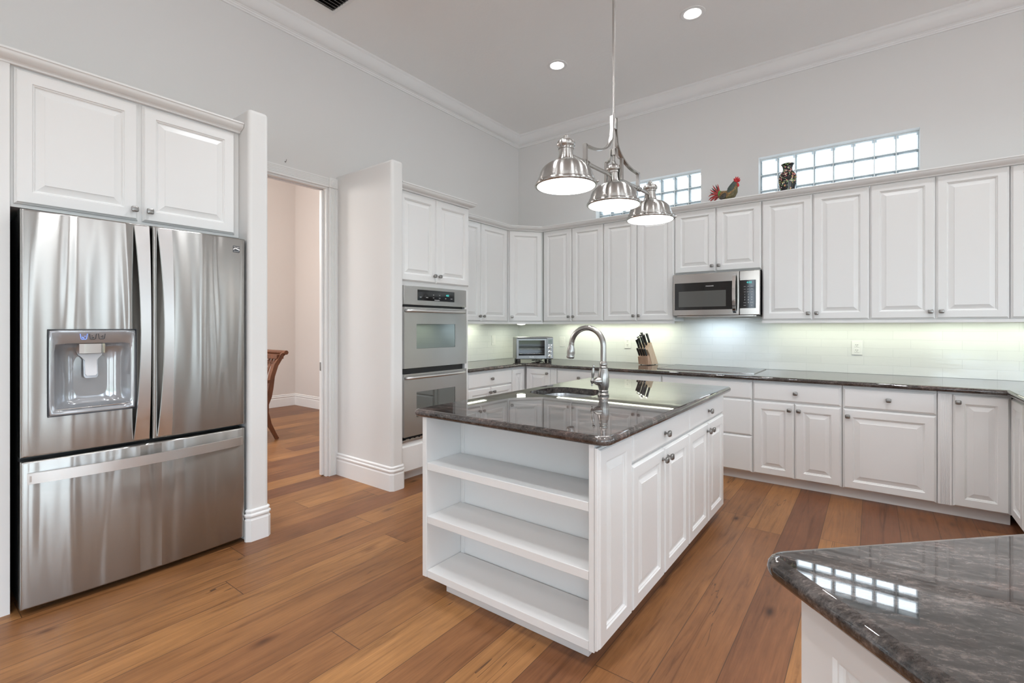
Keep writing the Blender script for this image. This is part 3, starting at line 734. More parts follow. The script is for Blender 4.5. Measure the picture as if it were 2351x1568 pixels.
# ------------------------------------------------------------------ refrigerator and its surround
FX, FY0, FW = -2.900, .370, .915
fr = thing('refrigerator', 'stainless steel french-door refrigerator with water dispenser, left of the doorway', 'refrigerator', (FX, FY0, 0), PI/2)
bm = new(); box(bm, .006, FW-.006, .075, .70, .025, 1.735, .004); finish(bm, 'case', M['dark_gap'], fr)
bm = new(); box(bm, .06, FW-.06, .09, .65, 0, .024); finish(bm, 'foot_rail', M['black'], fr, smooth=0)
def bulge(x): return -.020*(1-((x-FW/2)/(FW/2))**2)
def curved_door(name, x0, x1, z0, z1, hole=None, m='fridge_steel', th=.070):
    bm = new(); r = .010
    xs = [x0, x0+.002, x0+.005, x0+r] ; n = 20
    inner = [x0+r+(x1-x0-2*r)*i/n for i in range(1, n)]
    if hole: inner = sorted([q for q in inner if min(abs(q-hole[0]), abs(q-hole[1])) > .006] + [hole[0], hole[1]])
    xs += inner + [x1-r, x1-.005, x1-.002, x1]
    zs = [z0, z0+.003, z0+.008] + ([hole[2], hole[3]] if hole else []) + [z1-.008, z1-.003, z1]
    def dy(x, z):
        e = min(x-x0, x1-x); a = r*(1-math.sqrt(max(0, 1-(1-min(e, r)/r)**2)))
        e2 = min(z-z0, z1-z); q = .008; a2 = q*(1-math.sqrt(max(0, 1-(1-min(e2, q)/q)**2)))
        return bulge(x) + max(a, a2)
    g = [[bm.verts.new((x, dy(x, z), z)) for x in xs] for z in zs]
    for j in range(len(zs)-1):
        for i in range(len(xs)-1):
            if hole and hole[0]-1e-6 <= xs[i] < hole[1]-1e-6 and hole[2]-1e-6 <= zs[j] < hole[3]-1e-6: continue
            bm.faces.new((g[j][i], g[j][i+1], g[j+1][i+1], g[j+1][i]))
    bk = [bm.verts.new(p) for p in ((x0, th, z0), (x1, th, z0), (x1, th, z1), (x0, th, z1))]
    bm.faces.new(bk)
    bm.faces.new([bk[0]] + [g[0][i] for i in range(len(xs))] + [bk[1]])
    bm.faces.new([bk[3]] + [g[-1][i] for i in range(len(xs))] + [bk[2]])
    bm.faces.new([bk[0], bk[3]] + [g[j][0] for j in range(len(zs)-1, -1, -1)])
    bm.faces.new([bk[1], bk[2]] + [g[j][-1] for j in range(len(zs)-1, -1, -1)])
    return finish(bm, name, M[m], fr, smooth=50)
HOLE = (.083, .395, .850, 1.231)
dl = curved_door('door', .000, .4550, .682, 1.750, HOLE)
drr = curved_door('door', .4625, FW, .682, 1.750)
fz = curved_door('freezer_drawer', .000, FW, .030, .664)
def fridge_handle(parent, xc, sgn):
    bm = new(); n = 22; pts, rect = [], []
    for i in range(n+1):
        s = i/n; z = .694 + (1.738-.694)*s; k = math.sin(PI*s)
        pts.append((xc + sgn*.004*k, bulge(xc) - .006 - .052*k**.8, z)); rect.append((.060-.020*k, .011))
    tube(bm, pts, 0, rect=rect, up=Vector((0, -1, 0)))
    for z in (.73, 1.70): box(bm, xc-.012, xc+.012, bulge(xc)-.014, bulge(xc)+.002, z-.015, z+.015)
    finish(bm, 'handle', M['handle_steel'], parent, smooth=40)
fridge_handle(dl, .416, 1); fridge_handle(drr, .512, 1)
bm = new(); n = 24; pts = []
for i in range(n+1):
    s = i/n; x = .020 + (FW-.040)*s; k = math.sin(PI*s); pts.append((x, bulge(x) - .008 - .044*k**.8, .592+.004*k))
tube(bm, pts, 0, rect=(.012, .046)); 
for x in (.045, FW-.045): box(bm, x-.02, x+.02, bulge(x)-.016, bulge(x)+.002, .578, .604)
finish(bm, 'handle', M['handle_steel'], fz, smooth=40)
# dispenser
x0, x1, z0, z1 = HOLE; yf = bulge(.24)
def cavity_ring(il, ir, ib_, it_, y, p):
    """rounded rectangle, 48 points; p = squareness"""
    cx_, cz_ = (x0+il+x1-ir)/2, (z0+ib_+z1-it_)/2; w_, h_ = (x1-ir-x0-il)/2, (z1-it_-z0-ib_)/2; out = []
    for k in range(48):
        a = 2*PI*k/48; c, q = math.cos(a), math.sin(a); r = (abs(c)**p + abs(q)**p)**(-1/p)
        out.append(bm.verts.new((cx_ + w_*r*c, y, cz_ + h_*r*q)))
    return out
bm = new()
rg = [cavity_ring(0, 0, 0, 0, yf+.012, 60), cavity_ring(0, 0, 0, 0, yf-.004, 60), cavity_ring(.004, .004, .004, .004, yf-.008, 60), cavity_ring(.010, .010, .010, .012, yf-.006, 50),
      cavity_ring(.018, .018, .018, .060, yf-.005, 26), cavity_ring(.021, .021, .020, .063, yf+.001, 22), cavity_ring(.030, .030, .024, .064, yf+.016, 16), cavity_ring(.045, .045, .028, .068, yf+.036, 10), cavity_ring(.060, .060, .034, .078, yf+.052, 7), cavity_ring(.075, .075, .044, .092, yf+.060, 6), cavity_ring(.095, .095, .07, .12, yf+.063, 5)]
for a, b in zip(rg, rg[1:]):
    for k in range(48): bm.faces.new((a[k], a[(k+1) % 48], b[(k+1) % 48], b[k]))
bm.faces.new(rg[-1])
dp = finish(bm, 'dispenser', M['silver_plastic'], dl, smooth=75)
bm = new(); xm = (x0+x1)/2-.004
for w_, d_ in ((.0025, 0),): sweep(bm, [(0, 0), (w_, 0), (w_, .006), (0, .006)], [(-.158, -.193), (-.158, .193), (.158, .193), (.158, -.193)], True)
bmesh.ops.transform(bm, matrix=Matrix(((1, 0, 0, (x0+x1)/2), (0, 0, -1, yf-.003), (0, 1, 0, (z0+z1)/2), (0, 0, 0, 1))), verts=bm.verts[:])
finish(bm, 'gasket', M['grey_print'], dp, smooth=0)
bm = new(); hs_ = [(-.050, .010), (-.046, -.012), (-.030, -.022), (.030, -.022), (.046, -.012), (.050, .010), (.050, .030), (-.050, .030)]
prism(bm, hs_, 1.122, 1.166, Matrix.Translation((xm, yf+.024, 0)))
finish(bm, 'nozzle', M['chrome'], dp, smooth=25)
def paddle(name, s_, y_, m_):
    bm = new(); pol = [(-.050, .044), (.050, .044), (.050, .036), (.034, .018), (.026, .006), (.026, -.070), (.019, -.080), (-.019, -.080), (-.026, -.070), (-.026, .006), (-.034, .018), (-.050, .036)]
    prism(bm, [(a_*s_, -.018+(b_+.018)*s_) for a_, b_ in pol], 0, .004, Matrix(((1, 0, 0, xm), (0, .10, -1, y_), (0, 1, 0, 1.086), (0, 0, 0, 1)))); finish(bm, name, m_, dp, smooth=0)
paddle('paddle_rim', 1.0, yf+.046, M['silver_plastic']); paddle('paddle', .82, yf+.0415, M['light_plastic'])
bm = new(); box(bm, x0+.026, x1-.026, yf+.003, yf+.046, z0+.022, z0+.027, .001); finish(bm, 'drip_tray', M['chrome'], dp)
for k, dx in enumerate((-.030, .002, .034)):
    bm = new(); q = xm-.004+dx; zb_, w0, w1, h_ = 1.187, .0095, .0125, .025
    tube(bm, [(q-w1, yf-.0078, zb_+h_), (q-w0, yf-.0078, zb_+.002), (q-w0+.003, yf-.0078, zb_), (q+w0-.003, yf-.0078, zb_), (q+w0, yf-.0078, zb_+.002), (q+w1, yf-.0078, zb_+h_)], .0012, 6, up=Vector((0, 1, 0)))
    for j in range(4):
        a = random.uniform(-.005, .005); b = random.uniform(.005, .016); box(bm, q+a-.0016, q+a+.0016, yf-.0083, yf-.0070, zb_+b-.0016, zb_+b+.0016)
    finish(bm, 'cup_icon', M['blue_print'] if k == 0 else M['grey_print'], dp, smooth=0)
# badge on the right door
bx0, bz0, bs = .846, 1.668, .036; by = bulge(bx0+bs/2)-.0012
bm = new(); box(bm, bx0, bx0+bs, by-.001, by+.003, bz0, bz0+bs, .0006); bd = finish(bm, 'badge', M['grey_print'], drr, smooth=0)
bm = new()
prism(bm, [(.002, .0275), (.034, .0275), (.034, .0315), (.002, .0315)], 0, .0008, Matrix(((1, 0, 0, bx0), (0, 0, -1, by-.001), (0, 1, 0, bz0), (0, 0, 0, 1))))
prism(bm, [(.002, .013), (.012, .020), (.034, .013), (.034, .016), (.020, .022), (.034, .025), (.034, .0255), (.010, .0245), (.002, .020)], 0, .0008, Matrix(((1, 0, 0, bx0), (0, 0, -1, by-.001), (0, 1, 0, bz0), (0, 0, 0, 1))))
finish(bm, 'stripes', M['chrome'], bd, smooth=0)
text('lettering', 'Kenmore', .0075, M['white_print'], bd, (bx0+bs/2, by-.0015, bz0+.0055), FRONT)

cabinet('wall_cabinet', 'white two-door cabinet above the refrigerator', GW, (-2.985, .352, 1.770), PI/2, .943, .635, 0, .617,
        [('door', .010, .452, .015, .610, (.432, .067)), ('door', .470, .915, .015, .610, (.496, .067))])
bm = new(); box(bm, -3.62, -2.985, -.45, .349, 0, 2.387); pn = finish(bm, 'tall_cabinet', M['cabinet'], smooth=0); tag(pn, 'tall white cabinet side at the left photo edge beside the refrigerator', 'cabinet', GW)
CF = [(o, z-ZT+2.384) for o, z in CORN]; CF = [(o, z) for o, z in CF]
bm = new(); sweep(bm, [(o-.0+.0, z+.005) for o, z in CF], [(-2.985, -.45), (-2.985, 1.2935)]); tag(finish(bm, 'cabinet_cornice', M['trim']), 'white cornice moulding on top of the cabinet above the refrigerator', 'moulding')

# ------------------------------------------------------------------ oven tower
OX = -2.965
ot = cabinet('oven_tower', 'tall white oven cabinet with two doors above the built-in ovens', GW, (OX, 2.459, 0), PI/2, .826, .655, .073, .3195,
        [('door', .004, .408, 1.612, 2.325, (.380, 1.672)), ('door', .412, .822, 1.612, 2.325, (.440, 1.672)), ('front', .010, .816, .082, .296)], toe=.073, rec=.085)
bm = new(); box(bm, 0, .826, .021, .655, 1.577, 2.328); box(bm, 0, .050, .021, .655, .32, 1.5765); box(bm, .784, .826, .021, .655, .32, 1.5765); box(bm, .0505, .7835, .64, .655, .32, 1.5765)
finish(bm, 'case', M['cabinet'], ot, smooth=0)
bm = new(); sweep(bm, [(o, z-ZT+2.332) for o, z in CORN], [(OX, 2.459), (OX, 3.285), (OX-.60, 3.285)]); tag(finish(bm, 'cabinet_cornice', M['trim']), 'white cornice moulding on top of the oven tower', 'moulding')
ov = thing('wall_oven', 'stainless steel double wall oven built into the white tower', 'oven', (-2.975, 2.511, .321), PI/2)
OWD = .730
bm = new(); box(bm, .004, OWD-.004, .0345, .60, .002, 1.253); finish(bm, 'case', M['black'], ov, smooth=0)
bm = new(); box(bm, 0, OWD, -.012, .034, 1.100, 1.254, .004); cp = finish(bm, 'control_panel', M['steel'], ov)
bm = new(); box(bm, .145, .572, -.0145, -.0125, 1.140, 1.228, .001); ds = finish(bm, 'display', M['black_glass'], cp, smooth=0)
text('digits', '4:02', .022, M['teal_digits'], ds, (.485, -.0149, 1.193), FRONT)
text('lettering', 'KitchenAid', .013, M['white_print'], ds, (.36, -.0149, 1.148), FRONT)
for i in range(6):
    for j in range(2):
        if 2 <= i < 4 or j == 0:
            text('button_print', ['BAKE', 'BROIL', '1 2 3', '4 5 6', 'OFF', 'START'][i] if j == 0 else ['', '', '7 8', '9 0', '', ''][i], .0085, M['white_print'], ds, (.175+i*.072, -.0149, 1.166+j*.024), FRONT)
def oven_door(z0, z1, wz0, wz1):
    bm = new(); f = (.130, .580)
    for b in ((.002, f[0], z0, z1), (f[1], OWD-.002, z0, z1), (f[0], f[1], z0, wz0), (f[0], f[1], wz1, z1)): box(bm, b[0], b[1], -.016, .030, b[2], b[3])
    bmesh.ops.remove_doubles(bm, verts=bm.verts[:], dist=1e-5)
    d = finish(bm, 'door', M['steel'], ov, smooth=0)
    bm = new(); box(bm, f[0]+.001, f[1]-.001, -.013, -.008, wz0+.001, wz1-.001); finish(bm, 'window', M['oven_glass'], d, smooth=0)
    bm = new(); zc_ = z1-.030; pts = [(.018, -.016, zc_), (.026, -.036, zc_), (.05, -.044, zc_)] + [(.05+(OWD-.125)*i/8, -.044-.006*math.sin(PI*i/8), zc_) for i in range(1, 8)] + [(OWD-.075, -.044, zc_), (OWD-.050, -.036, zc_), (OWD-.042, -.016, zc_)]
    tube(bm, pts, .0125, 14); finish(bm, 'handle', M['handle_steel'], d, smooth=50)
    return d
oven_door(.590, 1.082, .745, .946); oven_door(.044, .545, .190, .393)
bm = new(); box(bm, .002, OWD-.002, -.004, .030, .003, .020, .003)
for i in range(14): box(bm, .03+i*.049, .06+i*.049, -.006, .0, .021, .027)
finish(bm, 'vent_trim', M['steel'], ov, smooth=0)

# ------------------------------------------------------------------ microwave
mw = thing('microwave', 'stainless over-range microwave mounted under the short wall cabinet', 'microwave', (-1.524, 4.575, 1.335), 0)
MWW, MH = .748, .404
bm = new(); box(bm, .004, MWW-.004, .036, .36, .012, MH); finish(bm, 'case', M['black'], mw, smooth=0)
bm = new(); box(bm, .03, MWW-.03, .02, .34, .0, .0115, .002); box(bm, .05, MWW-.05, .006, .02, .002, .011); finish(bm, 'underside', M['steel'], mw, smooth=0)
bm = new(); box(bm, 0, .583, 0, .0355, .013, MH-.003, .005); md = finish(bm, 'door', M['steel'], mw)
bm = new(); box(bm, .018, .560, -.002, .0, .066, .318, .0008); wn_ = finish(bm, 'window', M['black_glass'], md, smooth=0)
bm = new(); box(bm, .056, .474, -.0026, -.0021, .094, .240); finish(bm, 'mesh_screen', M['mesh_glass'], wn_, smooth=0)
text('lettering', 'FRIGIDAIRE', .0135, M['white_print'], md, (.335, -.0024, .281), FRONT)
bm = new(); pts = [(.548, -.003, .036), (.548, -.022, .050)] + [(.548, -.030-.016*math.sin(PI*i/10), .055+.300*i/10) for i in range(11)] + [(.548, -.022, .360), (.548, -.003, .374)]
tube(bm, pts, 0, rect=(.026, .010), up=Vector((0, -1, 0))); finish(bm, 'handle', M['chrome'], md, smooth=50)
bm = new(); box(bm, .586, MWW, 0, .0355, .013, MH-.003, .005); mp_ = finish(bm, 'control_panel', M['steel'], mw)
bm = new(); box(bm, .589, .716, -.002, .0, .072, .318, .0008); kp = finish(bm, 'keypad', M['black_glass'], mp_, smooth=0)
text('digits', '4:02', .024, M['teal_digits'], kp, (.664, -.0024, .296), FRONT)
rows = [('start', 'time', 'defrost'), ('auto', 'sense', 'reheat'), ('melt', 'power', 'clean'), ('1', '2', '3'), ('4', '5', '6'), ('7', '8', '9'), ('cancel', '0', 'START'), ('timer', '', 'light')]
for j, rw in enumerate(rows):
    for i, s in enumerate(rw):
        if s: text('key_print', s, .016 if len(s) == 1 else .0085, M['white_print'], kp, (.629+i*.028, -.0024, .262-j*.0235), FRONT)

# ------------------------------------------------------------------ pendant fixture over the island
PX, PY, PH = -1.155, 2.478, .059
pd = thing('pendant_light', 'brushed nickel three-shade pendant fixture hanging over the island', 'pendant light', (PX, PY, 0), -PH)
bm = new(); lathe(bm, [(.065, ZC-.001), (.065, ZC-.012), (.050, ZC-.026), (.014, ZC-.032)], 32); finish(bm, 'ceiling_canopy', M['nickel'], pd)
bm = new(); lathe(bm, [(.0075, 2.1685), (.0075, ZC-.032)], 14); lathe(bm, [(.013, 2.345), (.016, 2.350), (.016, 2.395), (.013, 2.400)], 18); lathe(bm, [(.014, 2.20), (.014, 2.235)], 18); finish(bm, 'stem', M['nickel'], pd)
bm = new(); tube(bm, [(0, -.475, 2.082), (0, .475, 2.082)], .0105, 16, up=Vector((0, 0, 1)))
for k in (-.30, .30):
    for q in (-.022, 0, .022): tube(bm, [(0, k+q-.006, 2.082), (0, k+q+.006, 2.082)], .0155, 16)
finish(bm, 'cross_bar', M['nickel'], pd)
for s in (-1, 1):
    bm = new(); pts = [(0, s*.022, 2.415), (0, s*.022, 2.34), (0, s*.028, 2.305)] + [(0, s*(.028+.244*(1-math.cos(a))**1.0), 2.305-.132*math.sin(a)) for a in [PI/2*i/10 for i in range(1, 11)]]
    pts += [(0, s*.300, 2.170)]
    tube(bm, pts, 0, rect=(.020, .009), up=Vector((0, s, 0))); tube(bm, [(0, s*.300, 2.178), (0, s*.300, 2.095)], 0, rect=(.020, .016), up=Vector((0, 1, 0)))
    finish(bm, 'curved_arm', M['nickel'], pd, smooth=40)
    bm = new(); pts = [(s*.016, 0, 2.235), (s*.018, 0, 2.21)] + [(s*(.018+.030*(1-math.cos(a))), 0, 2.21-.040*math.sin(a)) for a in [PI/2*i/6 for i in range(1, 7)]]
    tube(bm, pts, 0, rect=(.020, .008), up=Vector((s, 0, 0))); box(bm, s*.048-.007, s*.048+.007, -.010, .010, 2.055, 2.172)
    finish(bm, 'curved_arm', M['nickel'], pd, smooth=40)
SH = [(.132, 1.956), (.1305, 1.968), (.126, 1.984), (.118, 2.000), (.106, 2.014), (.090, 2.026), (.070, 2.035), (.052, 2.040), (.044, 2.042), (.046, 2.046), (.041, 2.050), (.038, 2.060), (.0355, 2.070), (.0345, 2.088), (.0345, 2.098), (.038, 2.100), (.038, 2.106), (.036, 2.108),
      (.0375, 2.112), (.0435, 2.116), (.0445, 2.122), (.042, 2.132), (.034, 2.142), (.022, 2.148), (.014, 2.150), (.014, 2.156), (.011, 2.158), (.011, 2.164), (.006, 2.170), (.001, 2.172)]
for k in (-1, 0, 1):
    bm = new(); lathe(bm, SH, 48, cap=False, lobes=14, amp=.07, lobe_range=(2.113, 2.145)); lathe(bm, [(.132, 1.956), (.137, 1.955), (.138, 1.938)], 48, cap=False)
    sh = finish(bm, 'shade', M['nickel'], pd, (0, k*.475, 0), smooth=50)
    bm = new(); lathe(bm, [(.138, 1.940), (.146, 1.938), (.1500, 1.932), (.1515, 1.926), (.149, 1.921), (.143, 1.919), (.138, 1.921)], 48, cap=False)
    for a in (0.3, 0.3+2*PI/3, 0.3+4*PI/3, 2.9):
        lathe(bm, [(.006, 0), (.006, .008), (.004, .010), (.004, .014)], 10, Matrix.Rotation(a, 4, 'Z') @ Matrix.Translation((.147, 0, 1.929)) @ Matrix.Rotation(PI/2, 4, 'Y'))
    for a in (PI*1.55, PI*.55, PI*1.05):
        lathe(bm, [(.009, 0), (.009, .003), (.007, .004)], 14, Matrix.Rotation(a, 4, 'Z') @ Matrix.Translation((.1365, 0, 1.947)) @ Matrix.Rotation(PI/2, 4, 'Y'))
    finish(bm, 'rim', M['nickel'], sh, smooth=50)
    bm = new(); lathe(bm, [(.141, 1.924), (.138, 1.919), (.11, 1.914), (.06, 1.911), (.001, 1.910)], 48, cap=False); finish(bm, 'diffuser', M['lamp_glass'], sh, smooth=60)

# ------------------------------------------------------------------ ceiling lights and vent
GL = 'recessed ceiling lights'
def can(x, y, label):
    c = thing('ceiling_light', label, 'ceiling light', (x, y, ZC), 0, GL)
    bm = new(); lathe(bm, [(.092, -.0005), (.092, -.004), (.086, -.006), (.066, -.006), (.060, -.002)], 36, cap=False); finish(bm, 'trim_ring', M['trim'], c)
    bm = new(); lathe(bm, [(.062, -.003), (.045, -.0045), (.001, -.005)], 36, cap=False); finish(bm, 'lens', M['can_glass'], c)
    return c
c1 = can(-2.32, 3.77, 'recessed ceiling light left of the pendant stem, farther from the photo top')
dup(c1, (-1.105, 3.77, ZC), label='recessed ceiling light right of the pendant stem, near the photo top')
vt = thing('ceiling_vent', 'dark slatted air vent in the ceiling at the photo top', 'vent', (-3.158, 1.945, ZC))
bm = new()
for b in ((-.150, .150, .145, .172), (-.150, .150, -.172, -.145), (-.150, -.123, -.145, .145), (.123, .150, -.145, .145)): box(bm, b[0], b[1], b[2], b[3], -.007, -.0005)
finish(bm, 'frame', M['trim'], vt, smooth=0)
bm = new(); box(bm, -.122, .122, -.1445, .1445, -.0012, -.0005); finish(bm, 'backing', M['black'], vt, smooth=0)
bm = new()
for i in range(7): box(bm, -.014, .014, -.143, .143, -.0008, .0008, mtx=Matrix.Translation((-.10+.0335*i, 0, -.008)) @ Matrix.Rotation(.6, 4, 'Y'))
finish(bm, 'slats', mat('vent_slat', (.22, .21, .20), .5), vt, smooth=0)

# ------------------------------------------------------------------ wall plates
def outlet(label, loc, rotz, kind='outlet'):
    o = thing('wall_outlet' if kind == 'outlet' else 'switch_plate', label, 'outlet' if kind == 'outlet' else 'switch', loc, rotz, 'plates on the backsplash')
    bm = new(); box(bm, -.036, .036, -.006, -.0003, -.058, .058, .002); finish(bm, 'plate', M['white_plastic'], o)
    if kind == 'outlet':
        for zz in (-.022, .022):
            bm = new(); box(bm, -.017, .017, -.0085, -.0062, zz-.016, zz+.016, .001); r_ = finish(bm, 'receptacle', M['white_plastic'], o, smooth=0)
            bm = new()
            for dx in (-.006, .006): box(bm, dx-.0012, dx+.0012, -.0092, -.0086, zz-.001, zz+.008)
            box(bm, -.002, .002, -.0092, -.0086, zz-.010, zz-.006); finish(bm, 'slots', M['slot'], r_, smooth=0)
    else:
        bm = new(); box(bm, -.016, .016, -.0095, -.0062, -.030, .030, .0012); finish(bm, 'rocker', M['white_plastic'], o, smooth=0)
    return o
YT = YW-.0102
outlet('white wall outlet on the backsplash right of the cooktop', (-.107, YT, 1.068), 0)
outlet('white wall outlet on the backsplash left of the knife block', (-2.140, YT, 1.068), 0)
outlet('white switch plate on the backsplash just right of the toaster oven', (-2.968, YT, 1.066), 0, 'switch')
outlet('white switch plate on the left-wall backsplash beside the ovens', (XW+.0102, 4.434, 1.082), PI/2, 'switch')
bm = new(); tube(bm, [(0, 0, 0), (.012, 0, .002), (.016, 0, .008), (.018, 0, .016)], .0022, 6); lathe(bm, [(.006, 0), (.004, .003)], 8, Matrix.Rotation(PI/2, 4, 'Y'))
tag(finish(bm, 'wall_hook', M['knob'], loc=(XW+.0005, 1.905, 2.520)), 'tiny bent nail hook in the wall above the doorway', 'hook')

# ------------------------------------------------------------------ things on the worktops
# toaster oven in the corner, facing the room diagonally
to = thing('toaster_oven', 'silver countertop toaster oven standing in the corner of the worktop', 'toaster oven', (-2.985, 4.385, ZW1+.0005), math.radians(44))
TW, TH, TZ = .42, .245, .030
M['toaster'] = mat('toaster_steel', (.25, .25, .25), .36, 1)
bm = new(); box(bm, -TW/2, TW/2, .012, .29, TZ, TZ+TH, .010, 3)
for i in range(5): box(bm, -TW/2-.0012, -TW/2+.001, .08, .16, TZ+TH-.040-i*.006, TZ+TH-.037-i*.006)
finish(bm, 'case', M['toaster'], to)
for x in (-TW/2+.035, TW/2-.035):
    for y in (.035, .26):
        bm = new(); lathe(bm, [(.017, 0), (.019, .004), (.015, .029)], 14, Matrix.Translation((x, y, 0))); finish(bm, 'foot', M['black'], to)
bm = new()
dx0, dx1, dz0, dz1 = -TW/2+.006, TW/2-.078, TZ+.008, TZ+TH-.012
for b in ((dx0, dx1, dz0, dz0+.034), (dx0, dx1, dz1-.024, dz1), (dx0, dx0+.022, dz0+.034, dz1-.024), (dx1-.022, dx1, dz0+.034, dz1-.024)): box(bm, b[0], b[1], 0, .0115, b[2], b[3])
td = finish(bm, 'door', M['toaster'], to, smooth=0)
bm = new(); box(bm, dx0+.0222, dx1-.0222, .006, .0113, dz0+.0342, dz1-.0242); tw_ = finish(bm, 'window', M['black_glass'], td, smooth=0)
bm = new()
for zz in (.055, .105): tube(bm, [(dx0+.024, .0045, dz0+zz), (dx1-.024, .0045, dz0+zz)], .0014, 6)
finish(bm, 'rack_wire', M['chrome'], td)
bm = new(); tube(bm, [(dx0+.004, -.024, dz1+.004), (dx1-.004, -.024, dz1+.004)], .008, 12)
for x in (dx0+.012, dx1-.012): box(bm, x-.006, x+.006, -.026, .004, dz1-.004, dz1+.010)
finish(bm, 'handle', M['toaster'], td)
text('lettering', 'Breville', .017, M['white_print'], td, ((dx0+dx1)/2, -.0006, dz0+.017), FRONT)
bm = new(); box(bm, dx1+.004, TW/2-.004, .002, .0115, dz0, dz1+.004, .002); tp = finish(bm, 'control_panel', M['toaster'], to)
px_ = (dx1+TW/2)/2
bm = new(); box(bm, px_-.024, px_+.024, .0004, .0015, dz1-.062, dz1-.012); finish(bm, 'lcd_screen', M['lcd'], tp, smooth=0)
for zz in (dz1-.108, dz1-.152):
    bm = new(); lathe(bm, [(.017, 0), (.017, .004), (.013, .005), (.012, .018), (.010, .020)], 20, Matrix.Translation((px_-.004, .0015, zz)) @ Matrix.Rotation(PI/2, 4, 'X')); finish(bm, 'dial', M['chrome'], tp)
bm = new(); lathe(bm, [(.017, 0), (.017, .004), (.013, .005), (.012, .018), (.010, .020)], 20, Matrix.Translation((px_-.004, .0015, dz0+.026)) @ Matrix.Rotation(PI/2, 4, 'X')); finish(bm, 'dial', M['chrome'], tp)
for x in (-.014, .014):
    bm = new(); lathe(bm, [(.0085, 0), (.0085, .004), (.007, .005)], 16, Matrix.Translation((px_+x, .0015, dz1-.077)) @ Matrix.Rotation(PI/2, 4, 'X')); finish(bm, 'button', M['chrome'], tp)
bm = new(); tube(bm, [(.16, .30, .10), (.15, .28, .02), (.09, .20, .006), (.03, .13, .007), (.07, .10, .018), (.02, .07, .008), (-.02, .10, .014), (.03, .12, .022), (.06, .08, .010), (.10, .13, .005), (.05, .16, .012)], .0035, 8); finish(bm, 'power_cord', M['black'], to, smooth=60)

# knife block
kb = thing('knife_block', 'light beech knife block full of black-handled knives left of the cooktop', 'knife block', (-1.868, 4.705, ZW1+.0005), math.radians(-13))
sidem = Matrix(((0, 0, 1, -.058), (1, 0, 0, 0), (0, 1, 0, 0), (0, 0, 0, 1)))
bm = new(); prism(bm, [(.066, .006), (.176, .006), (.052, .232), (-.010, .158), (.0215, .1135)], 0, .116, sidem); finish(bm, 'block', M['beech'], kb, smooth=0)
bm = new(); prism(bm, [(0, .006), (.0645, .006), (.0125, .102), (-.012, .082)], 0, .116, sidem); fb_ = finish(bm, 'front_block', M['beech_end'], kb, smooth=0)
bm = new(); box(bm, -.014, .014, -.0012, .0, .038, .046); finish(bm, 'emblem', M['chrome'], fb_, smooth=0)
for x in (-.038, .038):
    for y in (.015, .150):
        bm = new(); lathe(bm, [(.006, 0), (.006, .0055)], 10, Matrix.Translation((x, y, 0))); finish(bm, 'foot', M['slot'], kb)
kd = Vector((0, -.124, .226)).normalized()      # knives slide along the lean of the block
def knife(kx, s, ln, w, f):
    """s: position up the sloping slot face"""
    if f: base_ = Vector((kx, -.012+.0245*s, .082+.020*s))
    else: base_ = Vector((kx, -.010+.062*s, .158+.074*s))
    k = thing('kitchen_knife', 'black-handled steak knife in the front row of the knife block' if f else 'large black-handled knife in the upper slots of the knife block', 'knife', (0, 0, 0), 0, 'steak knives in the block' if f else 'large knives in the block')
    mw_ = Matrix.Translation(kb.location) @ Matrix.Rotation(kb.rotation_euler.z, 4, 'Z')
    k.location = mw_ @ (base_ + kd*.003); k.rotation_euler = (mw_.to_3x3() @ Matrix.Identity(3)).to_euler()
    bm = new(); pts = [kd*q for q in (0, ln*.12, ln*.5, ln*.82, ln)]
    tube(bm, pts, 0, rect=[(w*.8, w*1.1), (w, w*1.5), (w, w*1.35), (w*1.1, w*1.7), (w*1.0, w*1.5)], up=Vector((0, 1, .3)))
    finish(bm, 'grip', M['black'], k, smooth=40)
    bm = new(); tube(bm, [kd*(ln-.002), kd*(ln+.003)], 0, rect=(w*1.05, w*1.55), up=Vector((0, 1, .3)))
    tube(bm, [kd*.0, kd*.008], 0, rect=(w*.9, w*1.2), up=Vector((0, 1, .3)))
    finish(bm, 'steel_cap', M['chrome'], k, smooth=0)
for kx in (-.045, -.016, .013, .042): knife(kx, .5, .088, .0105, True)
for kx, s, ln in ((-.046, .12, .105), (-.016, .15, .12), (.016, .20, .13), (-.044, .48, .110), (-.010, .52, .125), (.026, .55, .120), (.044, .88, .110), (-.014, .88, .120)): knife(kx, s, ln, .0125, False)

# ------------------------------------------------------------------ ornaments on top of the wall cabinets
M['vase'] = mat('black_floral_porcelain', (.012, .011, .012), .10); t = NT(M['vase'])
v, x, y, z = t.coords()
vo = t.n('TexVoronoi'); vo.inputs['Scale'].default_value = 70; t.l(v, vo.inputs['Vector'])
hs = t.n('SeparateXYZ'); t.l(vo.outputs['Color'], hs.inputs[0])
fl = t.ramp(hs.outputs[0], [(0, (.55, .20, .18)), (.30, (.62, .30, .26)), (.32, (.18, .30, .12)), (.62, (.28, .40, .20)), (.64, (.70, .62, .45)), (.85, (.72, .68, .60)), (.87, (.60, .42, .12)), (1, (.60, .42, .12))])
clus = t.noise(v, 15, 2, .5); petal = t.math('MULTIPLY', t.math('LESS_THAN', vo.outputs['Distance'], .46), t.math('GREATER_THAN', clus, .45))
t.l(t.mix(petal, (.012, .011, .012), fl), t.b.inputs['Base Color'])
bm = new(); lathe(bm, [(.046, 0), (.048, .006), (.047, .02), (.052, .05), (.062, .10), (.070, .145), (.0735, .175), (.070, .200), (.058, .222), (.044, .236), (.039, .245), (.037, .258), (.038, .270), (.043, .286), (.050, .296), (.052, .300), (.049, .302), (.040, .292), (.034, .270), (.034, .25)], 40, cap=False)
bm.faces.new([q for q in bm.verts if q.co.z < 1e-6])
